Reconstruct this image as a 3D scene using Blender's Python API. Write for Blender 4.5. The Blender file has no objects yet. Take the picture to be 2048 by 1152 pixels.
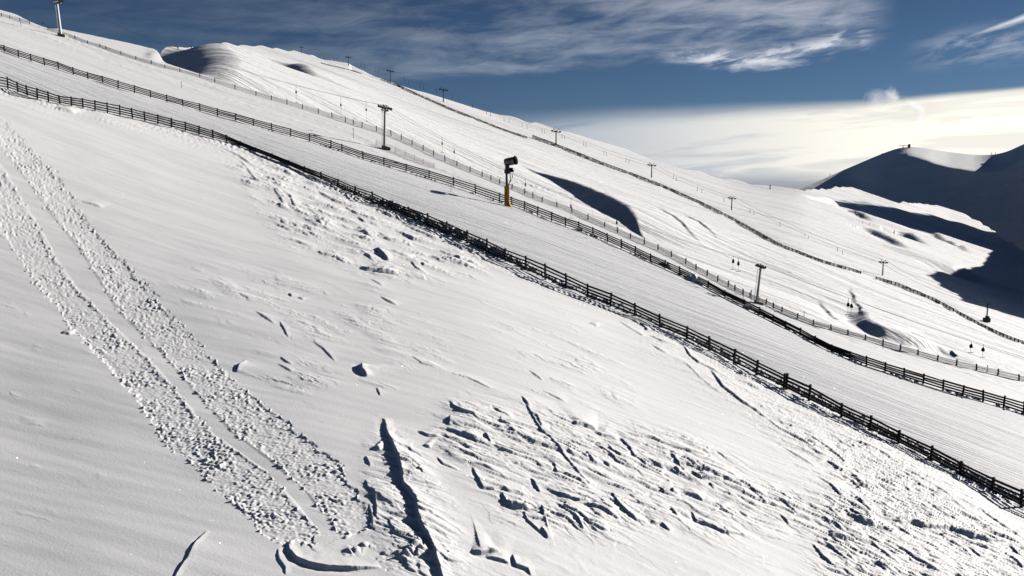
import bpy, bmesh, math, random
import numpy as np
from mathutils import Vector, Matrix

random.seed(7)
RNG = np.random.RandomState(7)
scene = bpy.context.scene
COL = scene.collection

# ------------------------------------------------------------------ camera
F = 1607.0                      # focal length in pixels of the 2048-wide photograph
PITCH = math.atan(201.0 / F)
CT, ST = math.cos(PITCH), math.sin(PITCH)
cam_d = bpy.data.cameras.new("camera")
cam = bpy.data.objects.new("camera", cam_d)
COL.objects.link(cam)
cam_d.sensor_width = 36.0
cam_d.lens = 36.0 * F / 2048.0
cam_d.clip_start = 0.5
cam_d.clip_end = 120000.0
cam.location = (0, 0, 0)
cam.rotation_euler = (math.pi / 2 - PITCH, 0, 0)
scene.camera = cam


def ray(px, py):
    """direction through a photo pixel, scaled so that Y = 1"""
    u = (np.asarray(px, float) - 1024.0) / F
    v = (np.asarray(py, float) - 576.0) / F
    yy = CT - v * ST
    return u / yy, (-ST - v * CT) / yy


def to_px(X, Y, Z):
    d = Y * CT - Z * ST
    up = Y * ST + Z * CT
    return 1024.0 + F * X / d, 576.0 - F * up / d


# ------------------------------------------------------------------ light
SUN = Vector((0.83, 0.43, 0.365)).normalized()
sun_d = bpy.data.lights.new("sun", "SUN")
sun_d.energy = 5.0
sun_d.angle = math.radians(0.5)
sun_d.color = (1.0, 0.955, 0.895)
sun_o = bpy.data.objects.new("sun", sun_d)
COL.objects.link(sun_o)
sun_o.rotation_euler = SUN.to_track_quat('Z', 'Y').to_euler()
SUN_EL = math.asin(SUN.z)
SUN_AZ = math.atan2(SUN.x, SUN.y)

scene.view_settings.view_transform = 'Standard'
scene.view_settings.look = 'None'
scene.view_settings.exposure = 0.32
scene.view_settings.gamma = 1.0
scene.render.engine = 'CYCLES'
scene.cycles.diffuse_bounces = 0
scene.cycles.volume_step_rate = 2.0
scene.cycles.volume_bounces = 4
scene.cycles.max_bounces = 8


# ------------------------------------------------------------------ node helper
class NT:
    def __init__(self, tree):
        self.t = tree
        self.n = tree.nodes
        self.l = tree.links

    def add(self, typ, **kw):
        nd = self.n.new(typ)
        for k, v in kw.items():
            setattr(nd, k, v)
        return nd

    def put(self, sock, val):
        if isinstance(val, bpy.types.NodeSocket):
            self.l.new(val, sock)
        elif val is not None:
            sock.default_value = val

    def math(self, op, a, b=None, c=None, clamp=False):
        nd = self.add('ShaderNodeMath', operation=op, use_clamp=clamp)
        self.put(nd.inputs[0], a)
        if b is not None:
            self.put(nd.inputs[1], b)
        if c is not None:
            self.put(nd.inputs[2], c)
        return nd.outputs[0]

    def maprange(self, v, a, b, c, d, smooth=True):
        nd = self.add('ShaderNodeMapRange')
        nd.interpolation_type = 'SMOOTHSTEP' if smooth else 'LINEAR'
        nd.clamp = True
        self.put(nd.inputs['Value'], v)
        for k, x in (('From Min', a), ('From Max', b), ('To Min', c), ('To Max', d)):
            self.put(nd.inputs[k], x)
        return nd.outputs[0]

    def comb(self, x, y, z):
        nd = self.add('ShaderNodeCombineXYZ')
        for s, v in zip(nd.inputs, (x, y, z)):
            self.put(s, v)
        return nd.outputs[0]

    def noise(self, vec, scale, detail=4, rough=0.55, dist=0.0):
        nd = self.add('ShaderNodeTexNoise')
        self.put(nd.inputs['Vector'], vec)
        nd.inputs['Scale'].default_value = scale
        nd.inputs['Detail'].default_value = detail
        nd.inputs['Roughness'].default_value = rough
        nd.inputs['Distortion'].default_value = dist
        return nd.outputs['Fac']

    def mix(self, fac, a, b, blend='MIX'):
        nd = self.add('ShaderNodeMix', data_type='RGBA', blend_type=blend)
        self.put(nd.inputs[0], fac)
        self.put(nd.inputs[6], a)
        self.put(nd.inputs[7], b)
        return nd.outputs[2]


# ------------------------------------------------------------------ sky
def azel(px, py):
    x, z = ray(px, py)
    return math.atan2(float(x), 1.0), math.atan2(float(z), math.hypot(float(x), 1.0))


world = bpy.data.worlds.new("World")
scene.world = world
world.use_nodes = True
w = NT(world.node_tree)
w.n.clear()
tc = w.add('ShaderNodeTexCoord')
sep = w.add('ShaderNodeSeparateXYZ')
w.l.new(tc.outputs['Generated'], sep.inputs[0])
AZ = w.math('ARCTAN2', sep.outputs[0], sep.outputs[1])
EL = w.math('ARCSINE', sep.outputs[2])
sky = w.add('ShaderNodeTexSky', sky_type='NISHITA', sun_disc=False)
sky.sun_elevation = SUN_EL
sky.sun_rotation = SUN_AZ
sky.altitude = 2200.0
sky.air_density = 1.0
sky.dust_density = 0.4
sky.ozone_density = 2.0
SKYK = 0.05                          # background strength
skyc = w.mix(1.0, sky.outputs[0], (0.39, 0.50, 0.635, 1.0), 'MULTIPLY')
# cooler, deeper blue high up
up = w.maprange(EL, math.radians(2), math.radians(24), 0.0, 1.0)
skyc = w.mix(up, skyc, w.mix(1.0, skyc, (0.60, 0.60, 0.63, 1.0), 'MULTIPLY'))


def rad(r, g, b):
    """radiance wanted in the picture -> colour before the background strength"""
    return (r / SKYK, g / SKYK, b / SKYK, 1.0)


def line_el(pts):
    """elevation of a drawn line as a node value over azimuth (piecewise linear)"""
    pa = [azel(*p) for p in pts]
    val = None
    for (a0, e0), (a1, e1) in zip(pa[:-1], pa[1:]):
        seg = w.maprange(AZ, a0, a1, 0.0, e1 - e0, smooth=False)
        val = w.math('ADD', seg, e0) if val is None else w.math('ADD', val, seg)
    return val


# thin high cirrus, long streaks
cv = w.comb(w.math('MULTIPLY', AZ, 1.0), w.math('MULTIPLY', w.math('SUBTRACT', EL, w.math('MULTIPLY', AZ, -0.02)), 8.5), 0.0)
n1 = w.noise(cv, 3.2, 7, 0.6, 0.25)
n2 = w.noise(cv, 9.0, 6, 0.6, 0.3)
cv2 = w.comb(w.math('MULTIPLY', AZ, 1.6), w.math('MULTIPLY', w.math('ADD', EL, w.math('MULTIPLY', AZ, -0.12)), 6.5), 3.7)
n3 = w.noise(cv2, 10.0, 8, 0.62, 0.5)
low = line_el([(-200, 150), (300, 165), (560, 175), (850, 160), (1100, 150), (1300, 127), (1560, 126), (1660, 112), (1780, 80)])
d_low = w.math('SUBTRACT', EL, low)
d_low = w.math('ADD', d_low, w.math('MULTIPLY', w.math('SUBTRACT', n2, 0.5), 0.03))
edge = w.maprange(d_low, -0.002, 0.012, 0.0, 1.0)
topfall = w.maprange(d_low, 0.05, 0.16, 1.0, 0.25)
a1750 = azel(1700, 100)[0]
rightfall = w.maprange(AZ, a1750, a1750 + 0.05, 1.0, 0.0)
leftfall = w.maprange(AZ, azel(-100, 100)[0], azel(1450, 100)[0], 0.18, 1.0, smooth=False)
body = w.maprange(w.math('ADD', w.math('MULTIPLY', n1, 0.6), w.math('MULTIPLY', n3, 0.4)), 0.36, 0.68, 0.0, 1.0)
cir = w.math('MULTIPLY', w.math('MULTIPLY', edge, topfall), w.math('MULTIPLY', rightfall, leftfall))
cir = w.math('MULTIPLY', cir, body)
cir = w.math('MULTIPLY', cir, 0.44)
# bright wisps along the lower edge of the cirrus
wl = line_el([(1250, 110), (1330, 104), (1450, 112), (1560, 108), (1660, 88), (1700, 62), (1760, 72)])
dw = w.math('ABSOLUTE', w.math('ADD', w.math('SUBTRACT', EL, wl), w.math('MULTIPLY', w.math('SUBTRACT', n3, 0.5), 0.035)))
wis = w.maprange(dw, 0.0, 0.017, 1.0, 0.0)
wis = w.math('MULTIPLY', wis, w.maprange(AZ, azel(1290, 100)[0], azel(1420, 100)[0], 0.0, 1.0))
wis = w.math('MULTIPLY', wis, w.maprange(AZ, azel(1690, 100)[0], azel(1765, 100)[0], 1.0, 0.0))
wis = w.math('MULTIPLY', wis, w.maprange(n3, 0.38, 0.6, 0.0, 1.0))
wis = w.math('MULTIPLY', wis, 0.85)
# contrail and faint veil on the right
ct = line_el([(1840, 122), (1950, 68), (2048, 36), (2200, -14)])
dc = w.math('ABSOLUTE', w.math('ADD', w.math('SUBTRACT', EL, ct), w.math('MULTIPLY', w.math('SUBTRACT', n3, 0.5), 0.008)))
wid = w.maprange(AZ, azel(1900, 100)[0], azel(2048, 40)[0], 0.0018, 0.0055, smooth=False)
con = w.math('SUBTRACT', 1.0, w.math('DIVIDE', dc, wid), clamp=True)
con = w.math('MULTIPLY', con, w.maprange(AZ, azel(1900, 80)[0], azel(2040, 40)[0], 0.0, 0.75))
vl = line_el([(1750, 118), (1900, 98), (2048, 82), (2200, 70)])
dv = w.math('ABSOLUTE', w.math('SUBTRACT', EL, vl))
vei = w.math('MULTIPLY', w.maprange(dv, 0.0, 0.028, 1.0, 0.0), w.maprange(AZ, azel(1790, 100)[0], azel(1930, 100)[0], 0.0, 1.0))
vei = w.math('MULTIPLY', w.math('MULTIPLY', vei, w.maprange(n3, 0.4, 0.65, 0.0, 1.0)), 0.28)
thin = w.math('MAXIMUM', w.math('MAXIMUM', cir, wis), w.math('MAXIMUM', con, vei))
ccol = w.mix(w.maprange(AZ, azel(300, 100)[0], azel(1700, 100)[0], 0.0, 1.0, smooth=False), rad(0.30, 0.35, 0.42), rad(0.76, 0.77, 0.80))
skyc = w.mix(thin, skyc, ccol)
# low cloud bank lit from behind, brighter towards the sun
bt = line_el([(600, 250), (1000, 222), (1250, 209), (1500, 204), (1730, 199), (1850, 190), (2048, 176), (2300, 160)])
n4 = w.noise(w.comb(w.math('MULTIPLY', AZ, 1.0), w.math('MULTIPLY', w.math('ADD', EL, w.math('MULTIPLY', AZ, -0.05)), 9.0), 9.1), 5.0, 6, 0.55, 0.4)
db = w.math('SUBTRACT', bt, EL)
db = w.math('ADD', db, w.math('MULTIPLY', w.math('SUBTRACT', n4, 0.5), 0.012))
right01 = w.math('POWER', w.maprange(AZ, azel(1050, 250)[0], azel(1900, 250)[0], 0.0, 1.0, smooth=False), 1.35)
soft = w.maprange(right01, 0.0, 1.0, 0.034, 0.007, smooth=False)
bank = w.maprange(db, -0.003, soft, 0.0, 1.0)
bank = w.math('MULTIPLY', bank, w.maprange(right01, 0.0, 0.35, 0.85, 1.0, smooth=False))
bcol = w.mix(right01, rad(0.40, 0.44, 0.50), rad(1.0, 0.93, 0.79))
bdark = w.mix(right01, rad(0.24, 0.30, 0.38), rad(0.66, 0.65, 0.62))
bandn = w.maprange(n4, 0.42, 0.57, 0.0, 1.0)
bcol = w.mix(w.math('MULTIPLY', bandn, 0.75), bcol, bdark)
# grey rim just above the horizon of the cloud sea
hz = w.maprange(EL, 0.0, 0.020, 0.85, 0.0)
bcol = w.mix(w.math('MULTIPLY', hz, w.maprange(AZ, azel(1620, 300)[0], azel(1800, 300)[0], 1.0, 0.2)), bcol, rad(0.20, 0.22, 0.26))
skyc = w.mix(bank, skyc, bcol)
bg = w.add('ShaderNodeBackground')
w.l.new(skyc, bg.inputs[0])
bg.inputs[1].default_value = SKYK
wo = w.add('ShaderNodeOutputWorld')
w.l.new(bg.outputs[0], wo.inputs[0])


# ------------------------------------------------------------------ materials
def snow_material(name, kind):
    m = bpy.data.materials.new(name)
    m.use_nodes = True
    k = NT(m.node_tree)
    b = k.n['Principled BSDF']
    geo = k.add('ShaderNodeNewGeometry')
    pos = geo.outputs['Position']
    tint = k.noise(pos, 0.05, 3)
    col = k.mix(tint, (0.80, 0.805, 0.815, 1), (0.845, 0.84, 0.835, 1))
    b.inputs['Roughness'].default_value = 0.62
    b.inputs['Specular IOR Level'].default_value = 0.25
    # wind-combed coordinates
    rot = k.add('ShaderNodeVectorRotate', rotation_type='Z_AXIS')
    k.put(rot.inputs['Vector'], pos)
    rot.inputs['Angle'].default_value = math.radians(26)
    sp = k.add('ShaderNodeSeparateXYZ')
    k.l.new(rot.outputs[0], sp.inputs[0])
    if kind == 'near':
        g = k.noise(pos, 9.0, 5, 0.6)
        st = k.noise(k.comb(k.math('MULTIPLY', sp.outputs[0], 0.12), sp.outputs[1], 0.0), 1.6, 4, 0.6)
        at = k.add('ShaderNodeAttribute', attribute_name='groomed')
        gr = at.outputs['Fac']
        l1 = k.noise(k.comb(k.math('MULTIPLY', sp.outputs[0], 0.006), sp.outputs[1], 5.0), 1.3, 5, 0.68, 0.1)
        l2 = k.noise(k.comb(k.math('MULTIPLY', sp.outputs[0], 0.05), k.math('ADD', sp.outputs[1], k.math('MULTIPLY', sp.outputs[0], 0.10)), 9.0), 2.2, 4, 0.7, 0.3)
        lines = k.math('MULTIPLY', k.math('ADD', k.math('MULTIPLY', k.math('MULTIPLY', l1, 0.50), k.noise(pos, 0.09, 3)), k.math('MULTIPLY', l2, 0.13)), gr)
        hgt = k.math('ADD', k.math('ADD', k.math('MULTIPLY', g, 0.010), k.math('MULTIPLY', st, 0.012)), lines)
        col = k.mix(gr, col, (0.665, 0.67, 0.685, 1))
        bd = 1.0
    elif kind == 'far':
        st = k.noise(k.comb(k.math('MULTIPLY', sp.outputs[0], 0.10), sp.outputs[1], 0.0), 0.22, 6, 0.65, 0.5)
        g = k.noise(pos, 0.5, 5, 0.65)
        st2 = k.noise(k.comb(k.math('MULTIPLY', sp.outputs[0], 0.06), sp.outputs[1], 3.0), 0.9, 4, 0.6)
        hgt = k.math('ADD', k.math('MULTIPLY', g, 0.30), k.math('ADD', k.math('MULTIPLY', st, 1.5), k.math('MULTIPLY', st2, 0.40)))
        bd = 0.85
    else:
        st = k.noise(k.comb(k.math('MULTIPLY', sp.outputs[0], 0.15), k.math('MULTIPLY', sp.outputs[1], 0.15), sp.outputs[2]), 0.06, 6, 0.6, 0.4)
        hgt = k.math('MULTIPLY', st, 2.5)
        bd = 0.5
    bp = k.add('ShaderNodeBump')
    bp.inputs['Strength'].default_value = bd
    bp.inputs['Distance'].default_value = 1.0
    k.put(bp.inputs['Height'], hgt)
    k.l.new(bp.outputs[0], b.inputs['Normal'])
    k.put(b.inputs['Base Color'], col)
    if kind == 'near':
        # loose ice crystals: scattered flat grains that glint when they face the sun
        vo = k.add('ShaderNodeTexVoronoi', feature='F1')
        k.put(vo.inputs['Vector'], pos)
        vo.inputs['Scale'].default_value = 22.0
        wn = k.add('ShaderNodeTexWhiteNoise', noise_dimensions='3D')
        k.l.new(vo.outputs['Position'], wn.inputs['Vector'])
        pick = k.math('GREATER_THAN', wn.outputs['Value'], 0.965)
        dot = k.math('LESS_THAN', vo.outputs['Distance'], 0.42)
        grain = k.math('MULTIPLY', pick, dot)
        off = k.add('ShaderNodeVectorMath', operation='SUBTRACT')
        k.l.new(wn.outputs['Color'], off.inputs[0])
        off.inputs[1].default_value = (0.5, 0.5, 0.35)
        sc = k.add('ShaderNodeVectorMath', operation='NORMALIZE')
        k.l.new(off.outputs[0], sc.inputs[0])
        gl = k.add('ShaderNodeBsdfGlossy')
        gl.inputs['Roughness'].default_value = 0.22
        gl.inputs['Color'].default_value = (0.9, 0.9, 0.9, 1)
        k.l.new(sc.outputs[0], gl.inputs['Normal'])
        ms = k.add('ShaderNodeMixShader')
        k.put(ms.inputs[0], k.math('MULTIPLY', grain, 0.05))
        k.l.new(b.outputs[0], ms.inputs[1])
        k.l.new(gl.outputs[0], ms.inputs[2])
        k.l.new(ms.outputs[0], k.n['Material Output'].inputs[0])
    return m


def plain(name, col, rough=0.6, metal=0.0, vary=0.25, scale=6.0, stretch=None):
    m = bpy.data.materials.new(name)
    m.use_nodes = True
    k = NT(m.node_tree)
    b = k.n['Principled BSDF']
    tcn = k.add('ShaderNodeTexCoord')
    v = tcn.outputs['Object']
    if stretch:
        mp = k.add('ShaderNodeMapping')
        k.l.new(v, mp.inputs[0])
        mp.inputs['Scale'].default_value = stretch
        v = mp.outputs[0]
    n = k.noise(v, scale, 5, 0.6)
    lo = tuple(c * (1 - vary) for c in col) + (1,)
    hi = tuple(min(1, c * (1 + vary)) for c in col) + (1,)
    k.put(b.inputs['Base Color'], k.mix(n, lo, hi))
    b.inputs['Roughness'].default_value = rough
    b.inputs['Metallic'].default_value = metal
    if rough > 0.9:
        b.inputs['Specular IOR Level'].default_value = 0.05
    return m


M = dict(
    near=snow_material("wind_packed_snow", 'near'),
    far=snow_material("hillside_snow", 'far'),
    mount=snow_material("mountain_snow", 'mount'),
    clod=plain("snow_clods", (0.78, 0.79, 0.81), 0.7, vary=0.06),
    wood=plain("weathered_wood", (0.028, 0.025, 0.024), 0.85, vary=0.5, scale=3.0),
    wood2=plain("dark_fence_wood", (0.022, 0.021, 0.022), 0.85, vary=0.4, scale=3.0),
    wire=plain("grey_net", (0.16, 0.15, 0.15), 0.8),
    galv=plain("galvanised_steel", (0.58, 0.59, 0.60), 0.5, 0.1, 0.12),
    dark=plain("dark_steel", (0.02, 0.021, 0.024), 0.5, 0.2),
    conc=plain("concrete_footing", (0.42, 0.39, 0.30), 0.9),
    cable=plain("steel_rope", (0.10, 0.10, 0.11), 0.5, 0.3),
    yellow=plain("yellow_padding", (1.0, 0.46, 0.012), 0.6, vary=0.10),
    green=plain("dark_green_mast", (0.018, 0.026, 0.024), 0.5),
    grey=plain("grey_barrel", (0.16, 0.165, 0.17), 0.4),
    white=plain("white_band", (0.62, 0.62, 0.62), 0.4),
    orange=plain("orange_band", (0.55, 0.20, 0.03), 0.4),
    black=plain("black_rubber", (0.008, 0.008, 0.009), 0.95),
    rust=plain("rusty_red_paint", (0.10, 0.035, 0.028), 0.7),
    brown=plain("brown_steel", (0.045, 0.036, 0.034), 0.7),
    dgreen=plain("dark_green_paint", (0.025, 0.04, 0.022), 0.7),
    pink=plain("faded_red_net", (0.45, 0.20, 0.20), 0.8),
    red=plain("red_marker", (0.30, 0.05, 0.04), 0.7),
    earth=plain("valley_haze_snow", (0.30, 0.33, 0.38), 0.9),
)


# ------------------------------------------------------------------ noise
_G = np.array([(math.cos(a), math.sin(a)) for a in np.linspace(0, 2 * math.pi, 256, endpoint=False)], dtype=np.float32)


def _hash(ix, iy, seed):
    h = (ix * 374761393 + iy * 668265263 + seed * 974634757) & 0xffffffff
    h = ((h ^ (h >> 13)) * 1274126177) & 0xffffffff
    return h ^ (h >> 16)


def perlin(x, y, seed=0):
    x = np.asarray(x, np.float32)
    y = np.asarray(y, np.float32)
    fx, fy = np.floor(x), np.floor(y)
    ix, iy = fx.astype(np.int64), fy.astype(np.int64)
    dx, dy = x - fx, y - fy
    u = dx * dx * dx * (dx * (dx * 6 - 15) + 10)
    v = dy * dy * dy * (dy * (dy * 6 - 15) + 10)
    out = 0
    for ox in (0, 1):
        for oy in (0, 1):
            g = _G[_hash(ix + ox, iy + oy, seed) & 255]
            d = g[..., 0] * (dx - ox) + g[..., 1] * (dy - oy)
            out = out + d * (u if ox else 1 - u) * (v if oy else 1 - v)
    return out * 1.5


def fbm(x, y, seed=0, octs=3, gain=0.5):
    r, a = 0, 1.0
    for i in range(octs):
        r = r + a * perlin(x * 2 ** i, y * 2 ** i, seed + i * 17)
        a *= gain
    return r


def worley(x, y, seed=0):
    x = np.asarray(x, np.float32)
    y = np.asarray(y, np.float32)
    ix, iy = np.floor(x).astype(np.int64), np.floor(y).astype(np.int64)
    f1 = np.full(x.shape, 9.0, np.float32)
    f2 = f1.copy()
    rv = np.zeros(x.shape, np.float32)
    for ox in (-1, 0, 1):
        for oy in (-1, 0, 1):
            h = _hash(ix + ox, iy + oy, seed)
            cx = ix + ox + (h & 1023) / 1023.0
            cy = iy + oy + ((h >> 10) & 1023) / 1023.0
            d = np.hypot(x - cx, y - cy).astype(np.float32)
            r = ((h >> 20) & 1023) / 1023.0
            nearer = d < f1
            f2 = np.where(nearer, f1, np.minimum(f2, d))
            rv = np.where(nearer, r, rv)
            f1 = np.where(nearer, d, f1)
    return f1, f2, rv


def sstep(a, b, x):
    t = np.clip((x - a) / (b - a), 0, 1)
    return t * t * (3 - 2 * t)


class Mask:
    """a soft-edged area drawn as polygons over the photo's ground"""
    def __init__(self, polys, soft=12, res=6):
        self.res = res
        self.x0, self.y0 = -900, -300
        W, H = (3000 + 900) // res, (1800 + 300) // res
        gx, gy = np.meshgrid(self.x0 + (np.arange(W) + .5) * res, self.y0 + (np.arange(H) + .5) * res)
        m = np.zeros((H, W), np.float32)
        for poly in polys:
            val = 1.0
            ins = np.zeros((H, W), bool)
            n = len(poly)
            for i in range(n):
                (xa, ya), (xb, yb) = poly[i], poly[(i + 1) % n]
                if ya == yb:
                    continue
                c = ((ya > gy) != (yb > gy)) & (gx < (xb - xa) * (gy - ya) / (yb - ya) + xa)
                ins ^= c
            m = np.maximum(m, ins * val)
        r = max(1, int(soft / res / 1.7))
        for _ in range(3):
            for ax in (0, 1):
                c = np.cumsum(np.pad(m, [(r + 1, r) if a == ax else (0, 0) for a in (0, 1)], mode='edge'), axis=ax)
                k = 2 * r + 1
                m = (c[k:] - c[:-k]) / k if ax == 0 else (c[:, k:] - c[:, :-k]) / k
        self.m = m

    def __call__(self, px, py):
        H, W = self.m.shape
        fx = np.clip((px - self.x0) / self.res - .5, 0, W - 1.001)
        fy = np.clip((py - self.y0) / self.res - .5, 0, H - 1.001)
        ix, iy = fx.astype(int), fy.astype(int)
        dx, dy = fx - ix, fy - iy
        m = self.m
        return (m[iy, ix] * (1 - dx) * (1 - dy) + m[iy, ix + 1] * dx * (1 - dy) + m[iy + 1, ix] * (1 - dx) * dy + m[iy + 1, ix + 1] * dx * dy)


def interp(pts, x):
    p = np.array(pts, float)
    return np.interp(x, p[:, 0], p[:, 1])


def smooth_interp(pts, x, w=14):
    r = 0
    for o, k in ((-w, .25), (0, .5), (w, .25)):
        r = r + k * interp(pts, x + o)
    return r


def grid_mesh(name, X, Y, Z, keep, mat, kind='structure'):
    R, Cn = X.shape
    idx = np.arange(R * Cn).reshape(R, Cn)
    q = np.stack([idx[:-1, :-1], idx[:-1, 1:], idx[1:, 1:], idx[1:, :-1]], -1)
    kf = keep[:-1, :-1] & keep[1:, 1:] & keep[:-1, 1:] & keep[1:, :-1]
    q = q[kf]
    used = np.zeros(R * Cn, bool)
    used[q.ravel()] = True
    remap = np.cumsum(used) - 1
    if name == 'snow_slope':
        near_used[:] = used
    co = np.stack([X.ravel(), Y.ravel(), Z.ravel()], -1)[used].astype(np.float32)
    q = remap[q].astype(np.int32)
    me = bpy.data.meshes.new(name)
    me.vertices.add(len(co))
    me.vertices.foreach_set("co", co.ravel())
    me.loops.add(q.size)
    me.loops.foreach_set("vertex_index", q.ravel())
    me.polygons.add(len(q))
    me.polygons.foreach_set("loop_start", np.arange(0, q.size, 4, dtype=np.int32))
    me.polygons.foreach_set("loop_total", np.full(len(q), 4, np.int32))
    me.polygons.foreach_set("use_smooth", np.ones(len(q), bool))
    me.update(calc_edges=True)
    me.materials.append(mat)
    o = bpy.data.objects.new(name, me)
    COL.objects.link(o)
    if kind:
        o["kind"] = kind
    return o


# ------------------------------------------------------------------ near slope: the sheet everything close stands on
PA, PB, PC = -0.268, 0.14, -18.5


def bend(X, Y):
    """slow curvature of the near slope: it leans away from the sun towards the lower left"""
    q = np.maximum(0.0, -(X - 4.0))
    return -0.0100 * q * q / (1.0 + (q / 40.0) ** 2) / (1.0 + (Y / 62.0) ** 4)


def near_base(X, Y):
    return PA * X + PB * Y + PC + bend(X, Y)


def near_xy(px, py, lift=0.0):
    x, e = ray(px, py)
    Y = (PC + lift) / (e - PA * x - PB)
    for _ in range(25):
        Y = 0.5 * Y + 0.5 * (PC + lift + bend(x * Y, Y)) / (e - PA * x - PB)
    return x * Y, Y


CREST = [(-400, -110), (-150, -35), (0, 20), (30, 28), (62, 44), (92, 56), (120, 58), (160, 66), (200, 74), (260, 87), (300, 96), (312, 99), (320, 112), (326, 124),
         (345, 131), (380, 142), (430, 157), (512, 182), (574, 201), (637, 219), (691, 237), (782, 264), (824, 281), (867, 304), (914, 324), (964, 346), (999, 360),
         (1049, 379), (1084, 396), (1144, 417), (1209, 446), (1261, 469), (1316, 492), (1371, 520), (1414, 544), (1456, 566), (1500, 587), (1547, 608),
         (1595, 629), (1627, 641), (1662, 651), (1696, 661), (1766, 683), (1836, 701), (1913, 722), (1996, 741), (2048, 753), (2200, 790), (2600, 880)]
E1 = np.array([0.894, -0.447])
E2 = np.array([0.447, 0.894])

NC, NR = 1850, 1560
xs = np.linspace(-1.02, 0.90, NC)
iy = np.linspace(1 / 14.5, 1 / 255.0, NR)
XR, IY = np.meshgrid(xs, iy)
Yg = 1.0 / IY
Xg = XR * Yg
Zb = near_base(Xg, Yg)
PX, PY = to_px(Xg, Yg, Zb)
# crest distance along each column
col_px = 1024 + xs * F * 0.98
for _ in range(12):
    col_px = 1024 + xs * F * (CT - (smooth_interp(CREST, col_px, 6) - 576) / F * ST)
cx, cY = near_xy(col_px, smooth_interp(CREST, col_px, 6))
cY = np.where((cY < 0) | (cY > 250), 235.0, cY)
dC = Yg - cY[None, :]
roll = np.where(dC > 0, 0.05 * dC ** 2, 0.0)
KEEP = dC < 18.0
Sg = Xg * E1[0] + Yg * E1[1]
Tg = Xg * E2[0] + Yg * E2[1]
A8 = math.radians(9)
S8 = Sg * math.cos(A8) + Tg * math.sin(A8)
T8 = -Sg * math.sin(A8) + Tg * math.cos(A8)

h = np.zeros_like(Xg)
pix = Yg / 803.0

FENCE1 = """-205,103,133 -165,112,141 -128,121,149 -92,129,156 -58,137,163 -20,147,172 16,155,179 36,164,184 55,171,191 75,177,198 97,184,203 120,191,208 143,194,212 166,197,216 190,201,221 215,206,226 240,211,231 265,217,236
290,223,242 316,230,248 343,237,255 371,244,261 398,252,269 426,260,277 453,271,283 481,283,292 512,295,304 545,308,317 578,321,331 609,333,345 642,345,359 676,359,375 711,373,390 746,384,407
782,402,418 818,414,435 856,428,453 893,444,468 934,462,487 973,479,505 1011,497,523 1051,512,540 1091,528,559 1133,547,577 1176,568,595 1221,586,613 1270,607,632 1320,630,655
1374,653,678 1419,673,701 1468,698,726 1513,721,750 1568,748,776 1618,771,801 1683,807,832 1740,833,860 1798,862,886 1862,894,919 1921,924,949 1985,955,983 2043,979,1013 2105,1008,1042 2172,1040,1077 2243,1074,1114 2318,1111,1155"""
FENCE2 = """-140,53,65 -108,61,73 -77,68,81 -48,75,88 -19,83,95 9,91,103 37,100,114 62,108,122 89,116,131 117,124,138 147,135,149 176,145,158 205,152,165 236,161,177 269,171,186 301,181,195 334,190,204 366,199,212 400,207,222 435,217,232 471,227,241
507,237,252 544,247,263 581,257,273 619,268,283 662,281,297 684,289,303 726,303,318 768,315,330 812,328,343 858,341,357 907,355,372 951,369,388 999,386,405 1024,394,411 1049,403,419 1075,413,431 1103,424,442
1131,435,452 1158,444,461 1186,455,472 1215,467,484 1243,479,497 1270,493,509 1301,508,524 1330,521,537 1359,534,550 1389,548,563 1416,562,577 1450,581,595 1489,600,615 1519,615,630 1546,630,643 1571,642,656 1600,657,671
1631,673,687 1663,690,703 1700,703,718 1733,713,731 1770,726,743 1808,737,756 1846,748,768 1886,760,781 1925,771,792 1966,782,803 2007,793,815 2047,804,828 2088,815,840 2132,827,853 2178,839,867 2226,852,881"""
FENCE3A = """-30,15,22 3,26,33 20,31,38 40,36,43 60,43,49"""
FENCE3B = """96,54,59 118,60,66 150,72,77 175,82,87 200,89,94 212,93,98 242,103,109 272,113,119 303,122,128 330,130,136 360,138,144 400,149,155 430,158,165 470,170,178 512,183,191 543,192,200 574,200,209 605,209,218 637,218,227 664,226,235 691,235,245 707,240,249 724,245,255 753,253,263
782,261,272 803,270,280 824,280,290 846,291,301 867,302,312 890,312,322 914,323,332 940,334,344 964,344,354 982,351,361 999,359,368 1024,369,378 1049,379,388 1066,386,396 1084,395,404 1114,405,414 1144,416,425 1176,430,440 1209,445,454 1235,456,466 1261,468,477 1289,479,489 1316,490,500
1343,504,514 1371,518,528 1392,530,540 1414,542,552 1435,553,563 1456,564,574 1470,572,581 1486,580,590 1500,586,595 1517,594,602 1532,600,609 1547,607,616 1564,615,624 1595,628,637 1627,641,649 1662,651,659 1696,661,669 1731,671,679 1766,681,690 1801,691,700 1836,701,710 1875,712,721
1913,721,731 1953,730,740 1996,740,750 2038,750,760 2080,760,770 2124,770,781 2170,780,792"""


def parse(s):
    return np.array([[float(v) for v in t.split(',')] for t in s.split()])


f1, f2, f3 = parse(FENCE1), parse(FENCE2), parse(FENCE3B)
yf1 = np.interp(PX, f1[:, 0], f1[:, 2])
yf2 = np.interp(PX, f2[:, 0], f2[:, 2])
yf3 = np.interp(PX, f3[:, 0], f3[:, 2])
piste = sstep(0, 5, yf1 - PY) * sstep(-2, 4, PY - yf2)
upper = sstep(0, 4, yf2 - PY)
fore = 1 - sstep(-2, 4, yf1 - PY)

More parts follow.
